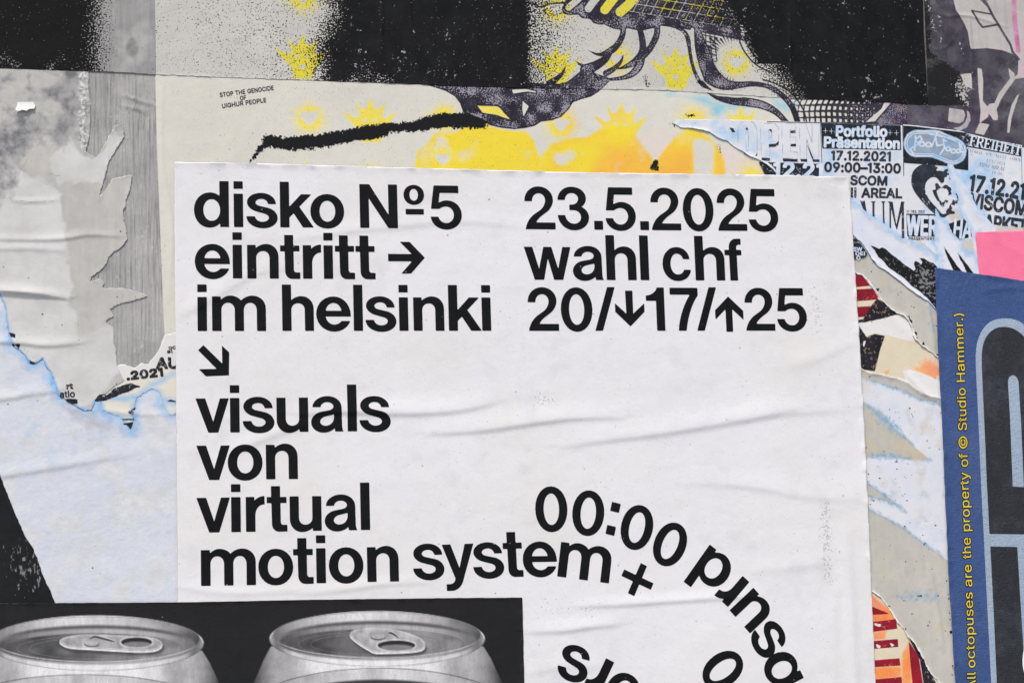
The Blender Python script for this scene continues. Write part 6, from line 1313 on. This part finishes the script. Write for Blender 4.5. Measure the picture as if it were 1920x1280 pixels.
LINES = [
    ('disko Nº5', 'black line disko Nº5', 426.0, .0088, 364, [('d', 363.8), ('i', 438.5), ('s', 461.9), ('k', 525.2), ('o', 581.9), ('N', 674.8), ('º', 757.3), ('5', 807.3)]),
    ('23.5.2025', 'black date 23.5.2025', 426.0, .0088, 364, [('2', 983.8), ('3', 1045.6), ('.', 1113.2), ('5', 1134.9), ('.', 1199.4), ('2', 1220), ('0', 1280.3), ('2', 1344.4), ('5', 1403.2)]),
    ('eintritt', 'black word eintritt with arrow', 522.3, .0056, 365, [('e', 365.3), ('i', 436.5), ('n', 463.6), ('t', 525.6), ('r', 568), ('i', 607), ('t', 628.4), ('t', 667), ('>', 728)]),
    ('wahl chf', 'black words wahl chf', 522.3, .0056, 365, [('w', 983), ('a', 1073.6), ('h', 1136.5), ('l', 1199.8), ('c', 1242), ('h', 1303), ('f', 1359.2)]),
    ('im helsinki', 'black words im helsinki', 620.8, .0003, 365, [('i', 370.5), ('m', 397.8), ('h', 529.2), ('e', 592.9), ('l', 663.0), ('s', 685.0), ('i', 748.3), ('n', 775.2), ('k', 841), ('i', 903.4)]),
    ('20/17/25', 'black price line 20/17/25 with arrows', 620.8, .0006, 365, [('2', 990), ('0', 1051.8), ('/', 1115.2), ('D', 1153.6), ('1', 1212.0), ('7', 1257), ('/', 1306), ('U', 1341), ('2', 1396.8), ('5', 1456.6)]),
    ('visuals', 'black word visuals', 810.7, -.0078, 366, [('v', 367), ('i', 431.6), ('s', 455), ('u', 518.8), ('a', 583.3), ('l', 651.6), ('s', 673.9)]),
    ('von', 'black word von', 899.3, -.0110, 368, [('v', 368.6), ('o', 427), ('n', 498.8)]),
    ('virtual', 'black word virtual', 997.3, -.0146, 368, [('v', 368.6), ('i', 433.6), ('r', 461.1), ('t', 500.6), ('u', 543.4), ('a', 608.6), ('l', 676)]),
    ('motion', 'black word motion', 1096.9, -.0225, 376, [('m', 376.9), ('o', 484.4), ('t', 550), ('i', 593.2), ('o', 616.6), ('n', 688.4)]),
]
def lay_glyphs(label, gl):
    ink('lettering', [(lambda u, v, q=q: sdf_loops(u, v, q) - .3) for q in gl], [loops_box(q) for q in gl], 7.4, M_MAINK, 1.5, POSTER, .0003, label)
M_MAINK = ink_mat('poster_black_ink', lin(18, 19, 20), rough=.42, spec=.11, flecks=1.3, c2=lin(24, 25, 26))
for _, label, b0, sl, xr, gs in LINES:
    gl = []
    for ch, x in gs:
        base = b0 + (x - xr) * sl
        if ch == 'U': base += 2.0
        xm = min(p[0] for l in BIGO[ch] for p in l)
        gl.append(big_glyph(ch, xm, 32, x, base - 32 * 1.0 + 0, 0))
    lay_glyphs(label, gl)
lay_glyphs('black word system bending off its line', [big_glyph('s', 0, 32, 774, 1054, -1.2), big_glyph('y', 0, 32, 829.5, 1053, -1.2), big_glyph('s', 0, 32, 886.6, 1051.3, -1.2), big_glyph('t', 0, 32, 943.6, 1049, -1.0), big_glyph('e', 0, 32, 980, 1048.7, 0),
     big_glyph('m', 0, 0, 1044.6, 1079.6, 8.6)])
lay_glyphs('black plus sign turned askew', [big_glyph('+', 0, 0, 1194.8, 1085.9, 26)])
lay_glyphs('black figures 00:00 on the curve', [big_glyph('0', 30.8, 41.25, 1033.3, 954.2, 0.5), big_glyph('0', 30.8, 41.25, 1102.6, 961.6, 7), big_glyph(':', 0, 0, 1149.2, 972.2, 14, sc=.72 / .72), big_glyph('0', 30.8, 41.25, 1193.9, 988.4, 16), big_glyph('0', 30.8, 41.25, 1256, 1020, 26)])
lay_glyphs('black letters bsurd upside down on the curve', [big_glyph('d', 56.5, 44, 1312.8, 1060.1, 218), big_glyph('r', 8.5, 32, 1378.3, 1108.0, 223.7), big_glyph('n', 8.3, 32, 1395.4, 1128.4, 49.5), big_glyph('s', 29.3, 32, 1440.4, 1197.5, 57), big_glyph('b', 33, 32.3, 1464.8, 1253.9, 246)])
for nm_, gq in (('s', big_glyph('s', 29.3, 32, 1076.4, 1243.2, 17)), ('r', big_glyph('r', 8.5, 0, 1143.6, 1237.2, 208)), ('o', big_glyph('o', 32, 31.5, 1168, 1294, 33)), ('0', big_glyph('0', 30.8, 41.25, 1354.7, 1254.8, 57))):
    lay_glyphs('black character ' + nm_ + ' of the inner curve at the lower edge', [gq])
AR = [(381.3, 647), (371.2, 656.5), (406.3, 691.6), (372.8, 692), (386, 705.5), (429.2, 703.5), (429.7, 660.6), (416, 648), (416.6, 681.4)]
ink('arrow', lambda u, v: sdf_loops(u, v, [AR]), (366, 642, 434, 710), 7.4, M_MAINK, 1.4, POSTER, .0003, 'black arrow pointing down right')

# ================================================================== POSTER WITH THE CANS
def ell(u, v, cx, cy, a, b):
    r = np.hypot((u - cx) / a, (v - cy) / b); gr = np.hypot((u - cx) / a ** 2, (v - cy) / b ** 2) / np.maximum(r, 1e-6)
    return (r - 1) / np.maximum(gr, 1e-6)
def mk(d, s=.9): return np.clip(.5 - d / (2 * s), 0, 1)
def poly_m(u, v, P, s=.9): return mk(sdf_loops(u, v, [P]), s)
def over(g_, m_, val): return g_ * (1 - m_) + val * m_
def can(g_, u, v, cx, cy, tab):
    x = (u - cx) / 200
    neck = [(cx - 199, cy + 14), (cx - 212, cy + 38), (cx - 232, cy + 84), (cx - 300, cy + 200), (cx + 300, cy + 200), (cx + 235, cy + 84), (cx + 214, cy + 38), (cx + 199, cy + 14)]
    m1 = poly_m(u, v, neck, 1.0) if False else mk(sdf_loops(u, v, [neck], 40))
    body = .60 + .10 * np.exp(-((x + .15) / .45) ** 2) - .30 * np.abs(x) ** 4 - .16 * np.exp(-((x - .72) / .12) ** 2) - .12 * np.exp(-((x + .78) / .12) ** 2) + .02 * vnoise(u * .3, v, 9, 131)
    g_ = over(g_, m1, np.clip(body, .06, .8))
    rim = ell(u, v, cx, cy, 202, 52)
    shade = .50 + .12 * np.cos(x * 2.6) - .22 * np.exp(-((np.abs(x) - .93) / .07) ** 2) + .04 * vnoise(u, v * .4, 14, 132)
    shade = np.where(v < cy, shade * .98, shade * 1.06)
    g_ = over(g_, mk(rim), shade)
    g_ = over(g_, mk(np.abs(rim + .6) - .7) * (v > cy - 8) * .55, .10)                       # hairline under the rim
    g_ = over(g_, mk(np.abs(rim + 1.6) - 1.0) * (v < cy) * .5, .78)
    inner = ell(u, v, cx, cy - 8, 194, 42)
    band = .40 + .14 * np.cos(x * 2.2 + .4) + .05 * vnoise(u * .5, v, 16, 133) - .22 * np.abs(x) ** 3
    g_ = over(g_, mk(inner, 1.2), np.clip(band, .08, .8))
    g_ = over(g_, mk(np.abs(inner) - .8) * .6, np.where(v > cy, .12, .16))
    rec = ell(u, v, cx, cy + 3, 186, 37)
    g_ = over(g_, mk(rec, 2.5), .07 + .16 * ramp(v, cy - 34, cy - 10) + .05 * np.cos(x * 3))
    l2 = ell(u, v, cx, cy + 6, 183, 33)
    g_ = over(g_, mk(l2, 2.2), .30 + .10 * np.cos(x * 2.4 - .5) - .12 * ramp(np.abs(x), .55, .95))
    lid = ell(u, v, cx - 4, cy + 9, 165, 27)
    g_ = over(g_, mk(np.abs(lid) - .9) * .6, .10)
    g_ = over(g_, mk(lid, 1.2), .19 + .06 * x + .05 * vnoise(u, v * 2, 26, 134) + .07 * np.exp(-((x - .45) / .12) ** 2) - .05 * np.exp(-((x + .5) / .2) ** 2))
    for q in (.86, .72): g_ = over(g_, mk(np.abs(ell(u, v, cx - 6, cy + 10, 165 * q, 27 * q)) - .5, .7) * .35, .36)
    g_ = over(g_, mk(np.abs(inner - 1.2) - .9) * .6 * ramp(v, cy + 2, cy + 18), .66)
    # ring pull
    T, hole, rivet, slot = tab
    Ts = blob(T, 4); Td = [(x_ + 1, y_ + 5) for x_, y_ in Ts]
    g_ = over(g_, poly_m(u, v, [(a + 3, b + 8) for a, b in Ts], 3.0) * .8, .05)
    g_ = over(g_, poly_m(u, v, Td, .8), .10); g_ = over(g_, poly_m(u, v, [(a, b + 3) for a, b in Ts], .8), .66)
    td = sdf_loops(u, v, [Ts]); g_ = over(g_, mk(td, .8), .37 + .09 * vnoise(u, v, 11, 135))
    g_ = over(g_, mk(np.abs(td + 2.0) - 1.0, .8) * .55, .55)
    hx, hy, ha, hb = hole; hd = ell(u, v, hx, hy, ha, hb)
    g_ = over(g_, mk(np.abs(hd - 1.5) - 1.6, .8) * .8, .50); g_ = over(g_, mk(hd, .8), .035); g_ = over(g_, mk(ell(u, v, hx + 1, hy + 4, ha * .86, hb * .6), 1.5), .24)
    g_ = over(g_, mk(ell(u, v, rivet[0], rivet[1] + 2, 14, 5.5), 1.0), .12); g_ = over(g_, mk(ell(u, v, rivet[0], rivet[1], 13, 5), .8), .40)
    g_ = over(g_, mk(sdf_stroke(u, v, slot, [1.5, 4.5, 4, 1.5]), .8), .07); g_ = over(g_, mk(sdf_stroke(u, v, [(a, b - 2.5) for a, b in slot], [.8, 1.8, 1.5, .8]), .7), .5)
    return g_
def front(g_, u, v, cx, cy, a, b):
    x = (u - cx) / a; e = ell(u, v, cx, cy, a, b)
    g_ = over(g_, mk(np.abs(e - 1) - 1.1, .8) * .75, .07)
    g_ = over(g_, mk(e), .40 + .12 * np.cos(x * 2.4) - .1 * np.abs(x) ** 2 + .05 * vnoise(u * .6, v, 18, 136) - .12 * np.exp(-((x + .05) / .06) ** 2))
    e2 = ell(u, v, cx, cy + 14, a - 16, b - 6)
    g_ = over(g_, mk(e2, 2), .07)
    return g_
TAB2 = ([(656, 1190), (664, 1180), (684, 1177), (703, 1175.5), (728, 1177), (750, 1181), (772, 1188), (790, 1196), (797, 1207), (790, 1217), (762, 1221), (730, 1222), (703, 1222), (690, 1216), (672, 1205)], (743, 1209, 35, 9), (709, 1192), [(728, 1186), (733, 1185), (742, 1190), (746, 1195)])
TAB1 = ([(112, 1203), (118, 1195), (140, 1190), (162, 1188), (200, 1189), (250, 1191), (285, 1194), (302, 1201), (303, 1211), (290, 1218), (262, 1220), (220, 1218), (170, 1215), (130, 1212)], (256, 1203, 29, 8.5), (172, 1205), [(168, 1196), (178, 1192), (200, 1198), (214, 1202)])
def can_tone(u, v):
    g_ = np.full(u.shape, .016)
    g_ = can(g_, u, v, 180, 1205, TAB1); g_ = can(g_, u, v, 707, 1197, TAB2)
    g_ = front(g_, u, v, 156, 1345, 262, 80); g_ = front(g_, u, v, 712, 1345, 262, 92)
    return np.clip(1.62 * np.clip(g_, 0, 1) ** 1.38, 0, .82)
g = G('can_photo_print'); ta = g.attr('tone'); gr = g.noise(700, 2, .6); g2 = g.noise(170, 3, .6, sc=(1, 1, .35), rot=(0, .5, 0)); n3 = g.noise(12, 5, .6)
k = g.math('MULTIPLY_ADD', g.math('SUBTRACT', gr, .5), .45, 1.0); k = g.math('MULTIPLY', k, g.math('MULTIPLY_ADD', g.math('SUBTRACT', g2, .5), .6, 1.0))
val = g.math('MULTIPLY', ta, k); val = g.math('MULTIPLY_ADD', g.map(n3, .4, .7), .003, val)
cmb = g.t.nodes.new('ShaderNodeCombineColor')
for i in range(3): g.l(val, cmb.inputs[i])
col = g.mix(.0, cmb.outputs[0], (0, 0, 0, 1))
vv = g.vor(60, off=(3, 0, 3)); col = g.mix(g.map(g.math('MULTIPLY_ADD', g.map(g.noise(40, 2), .5, .8), -.09, vv), -.02, .0, .55, 0), col, (.5, .5, .5, 1))
g.bump(g.math('ADD', n3, g.math('MULTIPLY', gr, .2)), .0012, 1.0)
M_CAN = g.done(col, .5, .35)
t = thing('can_poster', 'black and white photo poster of two drink can tops at the bottom left', 'poster', 500, 1200, 8.6)
sheet('paper', rag([(-165, 1133), (0, 1130.5), (160, 1129.5), (330, 1128.5), (420, 1127), (560, 1124), (700, 1122), (850, 1120.5), (979, 1119.5), (981, 1200), (983, 1300), (985, 1420), (-165, 1420)], .35, 10, 62), 8.6, M_CAN, 1.6, parent=t, curl=lift_edge([[(0, 1130), (330, 1128), (979, 1119.5), (984, 1400)]], .0009, 9, 206, -.1), attrs={'tone': can_tone}, box=(-168, 1116, 988, 1422))

# ------------------------------------------------------------------ a thing of one sheet is that sheet
for e in [o for o in COL.objects if o.type == 'EMPTY']:
    ch = [c for c in COL.objects if c.parent == e]
    if len(ch) == 1:
        c = ch[0]; c.parent = None; c.location = e.location
        for k_ in ('label', 'category', 'group'):
            if k_ in e: c[k_] = e[k_]
        nm = e.name.split('.')[0]; bpy.data.objects.remove(e); c.name = nm
